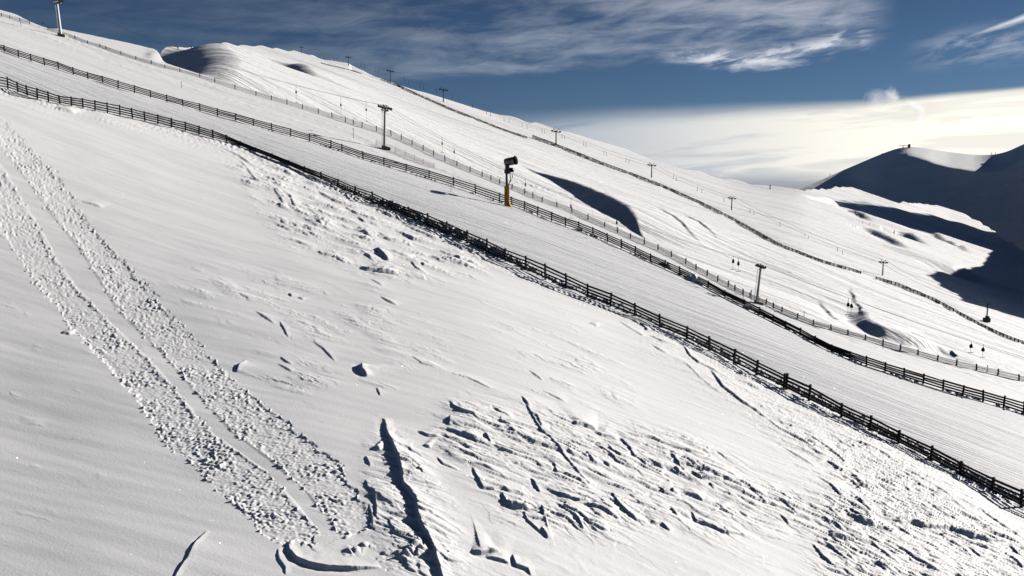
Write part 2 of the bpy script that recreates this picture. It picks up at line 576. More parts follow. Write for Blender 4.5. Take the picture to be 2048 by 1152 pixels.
# --- drawn areas
ZA = Mask([[(430, 285), (520, 308), (700, 382), (860, 458), (1000, 525), (1010, 548), (940, 545), (840, 555), (740, 548), (650, 512), (560, 480), (540, 440), (500, 380), (450, 320)]], 22)
ZB = Mask([[(890, 800), (1000, 812), (1130, 845), (1300, 862), (1440, 900), (1500, 940), (1560, 965), (1700, 1015), (1760, 1065), (1600, 1060), (1480, 1075), (1400, 1070), (1290, 1055), (1200, 1070), (1100, 1060), (1000, 1040), (950, 960), (890, 900)],
           [(735, 900), (770, 870), (830, 900), (900, 1050), (930, 1152), (800, 1152), (760, 1070)]], 40)
ZC = Mask([[(1240, 640), (1310, 655), (1400, 700), (1500, 750), (1650, 830), (1800, 905), (1950, 1000), (2060, 1050), (2200, 1150), (2200, 1300), (1700, 1300), (1620, 1090), (1690, 1020), (1640, 940), (1560, 870), (1450, 780), (1380, 725), (1290, 680)]], 55)
ZD = Mask([[(1650, 870), (1740, 880), (1850, 950), (1930, 1030), (1980, 1060), (1900, 1072), (1780, 1042), (1710, 990), (1660, 920)]], 20)
ZE = Mask([[(330, 560), (450, 540), (560, 560), (740, 580), (830, 620), (900, 690), (980, 760), (900, 760), (800, 720), (700, 690), (560, 665), (420, 640)],
           [(960, 620), (1100, 630), (1180, 680), (1260, 730), (1300, 780), (1250, 820), (1150, 820), (1060, 780), (1000, 700)],
           [(470, 690), (600, 700), (680, 760), (640, 800), (540, 790)], [(1120, 780), (1300, 860), (1440, 890), (1420, 920), (1280, 900), (1130, 860)]], 40)
ZF = Mask([[(930, 1075), (1500, 1075), (1700, 1300), (900, 1300)]], 30)

# soft wind waves
h += fore * (0.030 * perlin(S8 / 12.0, T8 / 1.8, 3) + 0.014 * perlin(S8 / 20.0, T8 / 4.5, 7) + 0.012 * perlin(S8 / 5.0, T8 / 0.6, 4))
h += 0.10 * perlin(Sg / 22.0, Tg / 9.0, 5) + 0.05 * fore * perlin(Xg / 6.0, Yg / 7.0, 6)

# stepped wind crust
def terraces(lam, seed, warp=1.1, ls=6.0, ang=0.0):
    ca, sa = math.cos(ang), math.sin(ang)
    s = Sg * ca + Tg * sa
    t = -Sg * sa + Tg * ca
    ph = t / lam + warp * perlin(s / ls, t / (lam * 2.2), seed) + 0.34 * perlin(s / (ls * .3), t / (lam * 0.8), seed + 1) + 0.10 * perlin(s / (ls * .1), t / (lam * .3), seed + 2)
    fr = ph - np.floor(ph)
    wj = np.clip(0.04 + 2.6e-5 * Yg * Yg / lam, 0.05, 0.35)
    saw = np.where(fr < 1 - wj, 1 - fr / (1 - wj), (fr - 1 + wj) / wj)
    return saw


br = perlin(Sg / 3.6, Tg / 1.1, 31) + 0.45 * perlin(Sg / 1.5, Tg / 0.5, 32)
br2 = perlin(Sg / 4.5, Tg / 2.0, 33)
big = terraces(1.5, 40, 1.3, 5.0, 0.10)
med = terraces(0.75, 50, 1.2, 3.0, 0.05)
sml = terraces(0.36, 60, 1.2, 1.6, 0.0)
brk = np.clip(br + 0.42, 0, 1)
zb, zc, za, ze, zd, zf = ZB(PX, PY), ZC(PX, PY), ZA(PX, PY), ZE(PX, PY), ZD(PX, PY), ZF(PX, PY)
zc = zc * fore
h += zb * (0.095 * big * np.clip(br2 + .5, 0, 1) + 0.095 * med * brk + 0.055 * sml * np.clip(br2 + .2, 0, 1))
h += zc * (1 - 0.75 * zd) * (0.10 * big * np.clip(br2 + .5, 0, 1) + 0.11 * med * brk + 0.06 * sml)
h += zd * (0.085 * sml + 0.06 * med * brk + 0.03 * perlin(Sg / .5, Tg / .2, 77))
h += za * (0.24 * med * brk * np.clip(br2 + .5, 0, 1) + 0.14 * big * np.clip(br2 + .3, 0, 1) + 0.07 * sml * np.clip(br, 0, 1))
h += ze * (0.055 * sml * np.clip(br * 1.4 - .1, 0, 1) + 0.07 * med * np.clip(br2 * 1.5 - 0.15, 0, 1))
h += zf * (0.03 * med * np.clip(br2 - .05, 0, 1) + 0.02 * np.clip(perlin(Sg / .6, Tg / .5, 88) - .2, 0, 1))
# broken plates of crust: sharp irregular edges
pl1 = fbm(S8 / 2.6 + 0.3 * br, T8 / 0.75, 140, 3, 0.55)
pl2 = fbm(S8 / 1.3, T8 / 0.42, 150, 3, 0.55)
wp = np.clip(0.05 + 2.0e-5 * Yg * Yg, 0.05, 0.30)
plates = sstep(0.05, 0.05 + wp, pl1) + 0.8 * sstep(0.45, 0.45 + wp, pl1) + 0.8 * sstep(-0.35, -0.35 + wp, pl1)
plates2 = sstep(0.1, 0.1 + wp * 1.4, pl2)
zall = np.clip(0.65 * zb + 0.6 * zc * (1 - zd) + 0.6 * za * np.clip(br2 + .4, 0, 1) + 0.45 * ze * np.clip(br2 * 1.4 - .1, 0, 1), 0, 1.2)
h += zall * (0.055 * plates + 0.035 * plates2 * np.clip(br2 + .3, 0, 1))
h += fore * 0.05 * med * np.clip(br * 1.5 - 0.95, 0, 1)
# drifts right under the near fence
nf = sstep(34, 6, PY - yf1) * fore * sstep(-2, 2, PY - yf1)
h += nf * (0.16 * terraces(0.55, 80, .5, 9.0, 0.0) * np.clip(.4 + perlin(Sg / 6, Tg / 2, 81), 0, 1))

# --- single drawn scarps (pixel polylines, top to bottom; the sun side is the raised one)
SC = """624,378 637,383 652,393 672,403 694,410;.35|692,414 702,423 714,430;.3|717,435 729,445 742,447 762,455;.35|789,460 807,468 827,479 857,483;.35|804,445 819,454 837,463 862,475 894,480;.35
754,497 764,510 779,522;.65|722,535 734,540 762,544 797,550;.5|604,408 624,418;.3|619,420 637,433 662,448 687,453 702,462;.22|707,460 727,465 744,475;.4|754,465 777,480 799,488;.25|872,513 897,523 927,530 952,538;.35
824,525 834,538 854,549;.3|527,365 549,380 562,398 574,419;.15|537,368 562,380 582,395 589,413 609,433;.2|604,363 637,373;.25|554,337 587,350;.3|637,503 672,515 692,528;.25|562,473 600,485 632,498;.12|677,470 707,485 722,493;.15
722,500 749,523;.2|872,498 892,508 912,513 927,524;.3|632,440 647,454;.25|607,450 627,465;.2|897,483 927,500 957,508;.4|742,413 782,433 812,440;.3|742,558 767,573;.15|724,726 725,741 735,752;.75
901,803 907,816 922,828 944,833 962,846;.5|902,836 899,853;.5|987,816 1002,826 1022,836;.35|970,833 995,843 1022,853;.25|762,593 777,603 795,611;.25|512,623 532,636 550,648;.15|561,643 570,661 578,676;.15|627,683 647,696 672,721;.15
579,586 585,592;.3|597,593 607,598;.2|824,711 844,726 874,736;.12|904,746 937,756 982,778;.14|754,773 762,791;.15|492,720 480,728 474,742;.45|562,713 572,721 585,728;.15|557,726 585,741;.12
768,835 772,848 774,864 782,886 797,919 804,946 807,971 822,989 834,1011 836,1026 839,1044 847,1066 862,1089 872,1116 882,1149 896,1190 910,1230;.8|747,899 762,902;.4|732,914 742,934;.3|732,961 736,976 749,986 754,1014 754,1036 762,1044;.35|740,1009 745,1034 747,1054;.2
576,1081 580,1101 594,1119 617,1129 652,1136 702,1139 762,1136;.5|556,1096 560,1119 572,1136 573,1150;.2|837,864 857,874 882,876;.25|847,894 862,898;.25|875,917 887,931 917,943;.2|925,871 957,883;.3|970,869 985,891;.5
946,937 957,961 967,979 987,981 1007,978 1024,989;.45|1005,989 1012,1006 1024,1016 1044,1020 1074,1015;.45|942,1106 962,1110 1000,1106;.3|972,1114 1020,1126;.2|812,1121 817,1139 837,1149;.25
1047,797 1062,825 1084,864 1099,874 1112,892 1129,912 1149,939 1174,964 1184,976;.32|1110,927 1114,947 1134,952 1159,962 1179,979;.45|1064,959 1072,974 1082,987;.45|1094,980 1124,994 1159,1007 1194,1009;.3|1112,1008 1132,1024 1154,1039 1169,1061;.5
1149,1009 1174,1014 1199,1022 1224,1036 1242,1044;.4|1179,1050 1199,1059 1219,1064;.3|1085,1016 1089,1034 1107,1036;.5|1047,1024 1057,1044 1079,1062 1097,1077;.3|1026,1109 1032,1131 1057,1139 1062,1152;.5|1226,989 1237,1014 1257,1032 1274,1044 1297,1050;.5
1302,1049 1324,1050 1342,1064;.4|1217,892 1224,904 1242,917 1259,924;.45|1242,878 1259,897 1269,914 1284,924 1294,934 1309,939;.45|1297,922 1314,932 1332,942;.35|1187,864 1204,872 1239,882;.35|1249,864 1274,874 1304,877 1324,887 1369,902 1424,915;.28
1342,909 1357,929 1409,932;.3|1349,937 1359,949 1374,957;.4|1384,944 1394,954 1412,959 1447,962;.35|1449,962 1479,967 1499,977 1519,997 1536,1012;.3|1367,987 1387,994 1407,1003;.4|1317,974 1329,987 1362,999;.4|1344,977 1347,987 1359,992;.45
1342,1020 1357,1037;.4|1382,1027 1394,1044 1424,1054 1449,1067 1494,1070;.35|1432,1009 1449,1019;.4|1419,969 1429,982;.35|1174,907 1187,927 1197,932;.35|1209,929 1222,939;.3|1084,1057 1097,1077;.5|1477,1022 1499,1037;.3
1536,989 1569,1007 1596,1032;.35|1604,864 1621,874 1644,889 1671,907 1699,932;.35|1566,892 1591,909 1631,932;.3|1634,952 1661,972 1681,992 1709,1002;.35|1636,923 1654,922 1676,937 1699,947;.35|1686,952 1706,964 1726,984;.35
1689,1022 1701,1037 1726,1049 1761,1054 1786,1072;.45|1636,1009 1661,1022 1676,1037 1706,1054 1724,1062;.3|1784,1050 1801,1057 1821,1072;.4|1786,1049 1824,1045 1861,1057 1899,1057 1926,1069 1971,1082 2011,1087;.4|1876,1064 1899,1082 1926,1099 1946,1114;.3
1936,1094 1961,1114 1986,1119;.5|1781,1089 1811,1104 1831,1119 1861,1136 1886,1149;.45|1659,1072 1681,1079 1711,1082;.45|1646,1084 1671,1104 1699,1127;.45|1626,1089 1646,1114 1676,1139;.35|1754,1127 1776,1147;.45|1561,1032 1579,1049;.4
1971,1069 1994,1084 2016,1087;.35|2019,1094 2048,1117;.4|1911,1019 1936,1034 1974,1054 1986,1064;.3|1786,929 1836,954 1861,969 1886,984 1911,1004;.2|1711,1139 1736,1151;.35|1721,972 1741,977;.4|1711,992 1726,1012 1744,1024;.4
1239,641 1264,659 1284,671 1299,671;.2|1299,671 1324,684 1359,694;.3|1366,689 1381,714 1399,729 1421,739 1436,749 1461,762;.35|1421,741 1446,776 1464,789 1486,806 1511,821 1536,839;.45|1469,761 1491,769 1524,784;.4|1306,691 1319,701 1334,710;.3
1334,710 1374,731 1399,756 1424,776 1464,801;.1|1246,636 1281,646 1296,661 1314,666;.3|1044,793 1061,816;.25|1053,823 1074,833 1086,858;.35|1149,851 1169,853 1194,861;.4|1179,646 1196,653;.25|1059,741 1086,761;.2|1084,781 1134,806;.2
415,1061 390,1089 375,1119 355,1149 345,1170;.26|1536,839 1560,858 1604,880 1640,905;.4|1700,880 1760,905 1800,930;.3|1850,1000 1890,1030 1930,1050;.25|1960,1020 2000,1050 2040,1075;.35|2010,1110 2048,1140;.4|1740,1085 1770,1110 1800,1130;.35
123,664 143,668;.2|165,403 205,415;.15|110,216 150,226;.3|450,297 480,312 505,330;.3|480,318 500,345 520,372;.15"""
jag = 0.5 * perlin(Sg / 0.7, Tg / 0.7, 91) + 0.5 * perlin(Sg / 0.3, Tg / 0.3, 92)


def scarp(pts, H):
    global h
    p = np.array(pts, float)
    x, y = near_xy(p[:, 0], p[:, 1])
    R = 2.2 * (7.0 * H + 0.5)
    mp = R * F / max(12.0, y.min() - R) + 6
    m = (PX > p[:, 0].min() - mp) & (PX < p[:, 0].max() + mp) & (PY > p[:, 1].min() - mp * .8) & (PY < p[:, 1].max() + mp * .8)
    ii = np.nonzero(m)
    if not len(ii[0]):
        return
    qx, qy, jg = Xg[ii], Yg[ii], jag[ii]
    best = np.full(qx.shape, 1e9)
    sg = np.zeros(qx.shape)
    pos = np.zeros(qx.shape)
    L = np.concatenate([[0], np.cumsum(np.hypot(np.diff(x), np.diff(y)))])
    for i in range(len(x) - 1):
        dx, dy = x[i + 1] - x[i], y[i + 1] - y[i]
        l2 = dx * dx + dy * dy + 1e-9
        u = np.clip(((qx - x[i]) * dx + (qy - y[i]) * dy) / l2, 0, 1)
        d = np.hypot(qx - x[i] - u * dx, qy - y[i] - u * dy)
        s = np.sign((qx - x[i]) * -dy + (qy - y[i]) * dx)
        b = d < best
        best = np.where(b, d, best)
        sg = np.where(b, s, sg)
        pos = np.where(b, (L[i] + u * math.sqrt(l2)) / L[-1], pos)
    env = np.clip(5 * pos * (1 - pos), 0, 1) ** 0.6
    end = np.clip(best - 0.0, 0, None)
    t = best * sg + (0.16 * H + 0.02) * jg + 0.02
    env = env + (np.clip(4 * pos * (1 - pos), 0, 1) ** 1.3 - env) * np.clip(t / (1.5 * H + .1), 0, 1)
    Hh = H * env * (1.0 + 0.15 * jg)
    wf = 0.12 * H + 0.015 + 2.4e-5 * np.median(qy) ** 2
    wr = 7.0 * H + 0.5
    prof = np.where(t > 0, np.exp(-t / wr), np.clip(1 + t / wf, 0, 1))
    scour = -0.22 * np.exp(-((t + 1.1 * H) / (0.8 * H)) ** 2)
    # fade beyond the polyline's ends
    fade = np.where((pos <= 1e-4) | (pos >= 1 - 1e-4), np.exp(-(best / (0.5 * H + .06)) ** 2), 1.0)
    h[ii] += Hh * (prof + scour * (t < 0)) * fade * np.clip(1 - best / R, 0, 1)


for item in SC.replace('\n', '|').split('|'):
    pts_s, H = item.split(';')
    P_ = [tuple(float(v) for v in q.split(',')) for q in pts_s.split()]
    dist = float(near_xy(P_[0][0], P_[0][1])[1])
    far_k = 1.0 + 0.9 * min(max((dist - 42) / 45, 0), 1.3)
    wx_, wy_ = near_xy(np.array([P_[0][0], P_[-1][0]]), np.array([P_[0][1], P_[-1][1]]))
    dv = np.array([wx_[1] - wx_[0], wy_[1] - wy_[0]])
    dv /= np.linalg.norm(dv) + 1e-9
    cross = abs(dv[0] * SUN.y - dv[1] * SUN.x) / math.hypot(SUN.x, SUN.y)
    turn = min(1.9, 0.78 / max(cross, 0.3))          # lips that run along the sunlight need more height to show
    scarp(P_, (float(H) * (0.19 if float(H) < 0.55 else 0.33) + 0.035) * far_k * turn)

# --- tracks of a groomer that climbed the slope: two bands of churned snow
RB = [(200, -60, -30), (255, -18, 20), (290, 5, 52), (360, 58, 118), (432, 110, 162), (504, 168, 226), (563, 205, 285), (620, 240, 332), (700, 325, 412), (760, 375, 467), (864, 470, 597), (920, 545, 667), (980, 615, 712), (1030, 655, 737), (1066, 686, 742)]
LB = [(300, -75, -30), (340, -60, 6), (400, -32, 40), (460, 2, 78), (520, 40, 110), (576, 82, 150), (650, 140, 222), (720, 202, 296), (800, 282, 364), (864, 310, 418), (940, 394, 527), (1000, 464, 584), (1060, 516, 632), (1082, 550, 640)]
jx = 11 * perlin(Sg / 0.45, Tg / 0.45, 101) + 9 * perlin(Sg / 1.6, Tg / 1.6, 102)
trk = np.zeros_like(h)
mid = np.zeros_like(h)
for B in (RB, LB):
    b = np.array(B, float)
    l = np.interp(PY, b[:, 0], b[:, 1]) + jx
    r = np.interp(PY, b[:, 0], b[:, 2]) + jx * 1.1
    wv = (PY > b[0, 0]) * sstep(b[-1, 0] + 8, b[-1, 0] - 8, PY + jx)
    trk = np.maximum(trk, sstep(-3, 5, PX - l) * sstep(-3, 5, r - PX) * wv)
bl, br_ = np.array(LB, float), np.array(RB, float)
mid = sstep(0, 8, PX - np.interp(PY, bl[:, 0], bl[:, 2])) * sstep(0, 8, np.interp(PY, br_[:, 0], br_[:, 1]) - PX) * (PY < 1070)
ii = np.nonzero(trk > 0.01)
sx, tx = Sg[ii], Tg[ii]
gx_, gy_ = Xg[ii], Yg[ii]
w1, w2, wr_ = worley(sx / 0.40, tx / 0.26, 5)
blk = np.clip((w2 - w1) * 1.8, 0, 1) * np.clip(wr_ * 1.6 - 0.5, 0, 1)
rdg = np.clip(perlin(gx_ / 0.30 + 0.6 * perlin(gx_ / .5, gy_ / .5, 16), gy_ / 0.16, 17) + 0.15, 0, 1)
rdg2 = np.clip(perlin(gx_ / 0.15, gy_ / 0.10, 18), -0.4, 1)
amp = 0.75 + 0.5 * perlin(sx / 3.0, tx / 3.0, 12)
calm = np.clip(0.85 + 0.9 * perlin(sx / 1.6, tx / 1.6, 13), 0.3, 1.2)
h[ii] = h[ii] * (1 - 0.5 * trk[ii]) + trk[ii] * (-0.05 + (0.052 * blk + 0.085 * rdg + 0.045 * rdg2 + 0.045 * np.clip(perlin(sx / 0.5, tx / 0.4, 14) - .3, 0, 1)) * amp * calm)
h -= 0.025 * mid
# clods thrown beside the bands
edgeb = sstep(0.0, 0.5, trk) * sstep(1.0, 0.5, trk)
h += edgeb * 0.10 * np.clip(perlin(Sg / .25, Tg / .25, 15) * 2, 0, 1)
# churned heap below the tracks
ZH = Mask([[(800, 1060), (860, 1075), (870, 1140), (760, 1130)], [(690, 1085), (740, 1075), (760, 1120), (700, 1125)], [(770, 1040), (800, 1045), (810, 1070), (780, 1070)]], 14)
zh = ZH(PX, PY)
ii = np.nonzero(zh > 0.02)
w1, w2, wr_ = worley(Sg[ii] / 0.38, Tg[ii] / 0.32, 25)
h[ii] += zh[ii] * np.clip((w2 - w1) * 2.0, 0, 1) * wr_ * np.clip(perlin(Sg[ii] / .9, Tg[ii] / .9, 26) * 2 + .2, 0, 1) * 0.30

# --- groomed piste between the fences: ski and snow-cat lines running down it
lin = perlin(S8 / 30.0, T8 / 0.45, 111) + 0.7 * perlin(S8 / 16.0, T8 / 0.22, 112) + 0.5 * perlin(Sg / 26.0, Tg / 0.8, 113)
uP = np.clip((yf1 - PY) / np.maximum(yf1 - yf2, 4), 0, 1)
h += fore * 0 + 2.0 * uP * (1 - uP) ** 0.8 * sstep(0.0, 0.06, 1 - uP)
h += piste * (0.05 * perlin(S8 / 70.0, T8 / 1.6, 114) + 0.035 * perlin(Sg / 50.0, Tg / 2.6, 115) + 0.06 * perlin(Sg / 40.0, Tg / 6.0, 116))
h += piste * 0.06 * np.clip(perlin(Sg / 0.9, Tg / 0.9, 118) - 0.35, 0, 1) * np.clip(perlin(Sg / 7, Tg / 3, 119) * 3 - .8, 0, 1)
# --- lift lane and upper pistes
h += upper * (0.05 * perlin(Sg / 60, Tg / 2.2, 120) + 0.04 * perlin(Sg / 50, Tg / 5, 121))
lane = np.interp(PX, [0, 62, 120, 200, 300, 400, 512, 620, 700, 770, 900, 1100, 1400, 1513, 1700, 2048], [30, 52, 74, 105, 140, 170, 205, 240, 268, 300, 350, 428, 560, 614, 670, 765])
dl = np.abs(PY - lane - 3)
h -= upper * 0.16 * sstep(7, 3, dl) * (0.7 + 0.6 * perlin(Sg / 6, Tg / 1, 122))
h += upper * 0.10 * sstep(3, 0, np.abs(dl - 8)) * np.clip(0.3 + perlin(Sg / 1.5, Tg / .6, 123), 0, 1)
# banks that the two board fences stand in
b1 = np.exp(-((PY - yf1) / 6.0) ** 2)
b2 = np.exp(-((PY - yf2) / 4.5) ** 2)
h += 0.10 * b2 * (0.6 + perlin(Sg / 2.0, Tg / 2.0, 124)) + 0.12 * b1 * (0.4 + perlin(Sg / 2.5, Tg / 2.5, 125))
# wind lip at the end of the upper shoulder
h += 0.45 * np.exp(-(((PX - 308) / 14) ** 2 + ((PY - 112) / 10) ** 2)) * (0.8 + 0.4 * perlin(Xg / 2, Yg / 2, 126))

Zn = Zb + h - roll
near_used = np.zeros(Xg.size, bool)
near = grid_mesh("snow_slope", Xg, Yg, Zn, KEEP, M['near'])
att = near.data.attributes.new("groomed", 'FLOAT', 'POINT')
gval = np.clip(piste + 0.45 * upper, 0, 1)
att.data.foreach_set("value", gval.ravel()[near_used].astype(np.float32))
near['label'] = "wind-carved white snow slope in the foreground with churned groomer tracks"
near['category'] = "snow slope"

# ------------------------------------------------------------------ far hillside
QA, QB, QC = -0.30, 0.12, -21.3
SKY = [(200, 128), (250, 116), (300, 104), (330, 97), (390, 94), (430, 91), (455, 88), (480, 89), (520, 93), (560, 98), (620, 107), (700, 131), (780, 158), (820, 172), (850, 181), (890, 195), (930, 208), (1000, 231), (1060, 247), (1150, 268), (1250, 297),
       (1330, 326), (1420, 352), (1500, 372), (1540, 377), (1590, 381), (1640, 378), (1690, 375), (1720, 378), (1745, 390), (1790, 404), (1850, 408), (1900, 418), (1950, 440), (2000, 470), (2048, 505), (2200, 620), (2400, 740)]


def far_xy(px, py, lift=0.0):
    """the hillside: a plane that curves up into the mountain's foot towards the right"""
    x, e = ray(px, py)
    q = (e - QA * x - QB) / (QC + lift)
    ep = 0.00002 + 0.00098 * sstep(1380, 1620, np.asarray(px, float))
    inv = 0.5 * (q + np.sqrt(q * q + 4 * ep * ep))
    Y = 1.0 / np.maximum(inv, 0.00035)
    return x * Y, Y


cols = np.arange(210, 2330, 2.0)
NR2 = 540
tt = np.linspace(0, 1, NR2)
bot = smooth_interp(CREST, cols, 4) + 120
want_top = smooth_interp(SKY, cols, 5)
top = want_top.copy()
PX2 = np.repeat(cols[None, :], NR2, 0)


def far_scarp(pts, H, face=1.0, back=9.0, raise_=0.5, jagk=0.0, r0=0.35, r1=0.35, front=1.6, ef=0.8):
    """a bank whose steep side looks away from the sun; crest drawn in photo pixels"""
    p = np.array(pts, float)
    # densify
    L = np.concatenate([[0], np.cumsum(np.hypot(*np.diff(p, axis=0).T))])
    q = np.linspace(0, L[-1], 26)
    p = np.stack([np.interp(q, L, p[:, 0]), np.interp(q, L, p[:, 1])], -1)
    x, y = far_xy(p[:, 0], p[:, 1], H * raise_)
    R = 1.7 * back * H
    m = (X2 > x.min() - R) & (X2 < x.max() + R) & (Y2 > y.min() - R) & (Y2 < y.max() + R)
    ii = np.nonzero(m)
    qx, qy = X2[ii], Y2[ii]
    best = np.full(qx.shape, 1e9)
    sg = np.zeros(qx.shape)
    pos = np.zeros(qx.shape)
    Lw = np.concatenate([[0], np.cumsum(np.hypot(np.diff(x), np.diff(y)))])
    for i in range(len(x) - 1):
        dx, dy = x[i + 1] - x[i], y[i + 1] - y[i]
        l2 = dx * dx + dy * dy + 1e-9
        u = np.clip(((qx - x[i]) * dx + (qy - y[i]) * dy) / l2, 0, 1)
        d = np.hypot(qx - x[i] - u * dx, qy - y[i] - u * dy)
        s = np.sign((qx - x[i]) * -dy + (qy - y[i]) * dx)
        b = d < best
        best = np.where(b, d, best)
        sg = np.where(b, s, sg)
        pos = np.where(b, (Lw[i] + u * math.sqrt(l2)) / Lw[-1], pos)
    env = sstep(0, r0, pos) * sstep(0, r1, 1 - pos)
    t = best * sg
    if jagk:
        t = t + jagk * perlin(qx / 7, qy / 7, 301)
    Hh = H * env
    up_ = raise_ * np.where(t > 0, np.exp(-(t / (back * H)) ** 1.5), sstep(0, 1, 1 + t / (face * H)))
    dn_ = -(1 - raise_) * np.where(t < 0, sstep(0, 1, -t / (face * H)) * np.exp(-np.clip(-t - face * H, 0, None) / (front * back * H * .5)), 0)
    # soft shoulder
    fade = np.where((pos <= 1e-4) | (pos >= 1 - 1e-4), np.exp(-(best / (ef * H)) ** 2), 1.0)
    h2[ii] += Hh * (up_ + dn_) * fade * np.clip(1 - best / R, 0, 1)



def far_step(pts, H, face=1.6, back=50.0, r0=0.4, r1=0.4):
    """a wind bank: toe line drawn in photo pixels, ground steps up behind it and sinks back slowly"""
    p = np.array(pts, float)
    L = np.concatenate([[0], np.cumsum(np.hypot(*np.diff(p, axis=0).T))])
    q = np.linspace(0, L[-1], 26)
    x, y = far_xy(np.interp(q, L, p[:, 0]), np.interp(q, L, p[:, 1]))
    R = back * 2.2
    ii = np.nonzero((X2 > x.min() - R) & (X2 < x.max() + R) & (Y2 > y.min() - 5) & (Y2 < y.max() + R))
    qx, qy = X2[ii], Y2[ii]
    best = np.full(qx.shape, 1e9)
    sg = np.zeros(qx.shape)
    pos = np.zeros(qx.shape)
    Lw = np.concatenate([[0], np.cumsum(np.hypot(np.diff(x), np.diff(y)))])
    for i in range(len(x) - 1):
        dx, dy = x[i + 1] - x[i], y[i + 1] - y[i]
        l2 = dx * dx + dy * dy + 1e-9
        u = np.clip(((qx - x[i]) * dx + (qy - y[i]) * dy) / l2, 0, 1)
        d = np.hypot(qx - x[i] - u * dx, qy - y[i] - u * dy)
        s = np.sign((qx - x[i]) * -dy + (qy - y[i]) * dx)
        b = d < best
        best = np.where(b, d, best)
        sg = np.where(b, s, sg)
        pos = np.where(b, (Lw[i] + u * math.sqrt(l2)) / Lw[-1], pos)
    t = best * sg
    env = sstep(0, r0, pos) * sstep(0, r1, 1 - pos)
    Hh = H * env
    w_ = face * np.maximum(Hh, 0.15)
    h2[ii] += Hh * sstep(0, 1, t / w_) * np.exp(-(np.clip(t - w_, 0, None) / back) ** 1.6) * np.clip(2.2 - t / back, 0, 1)


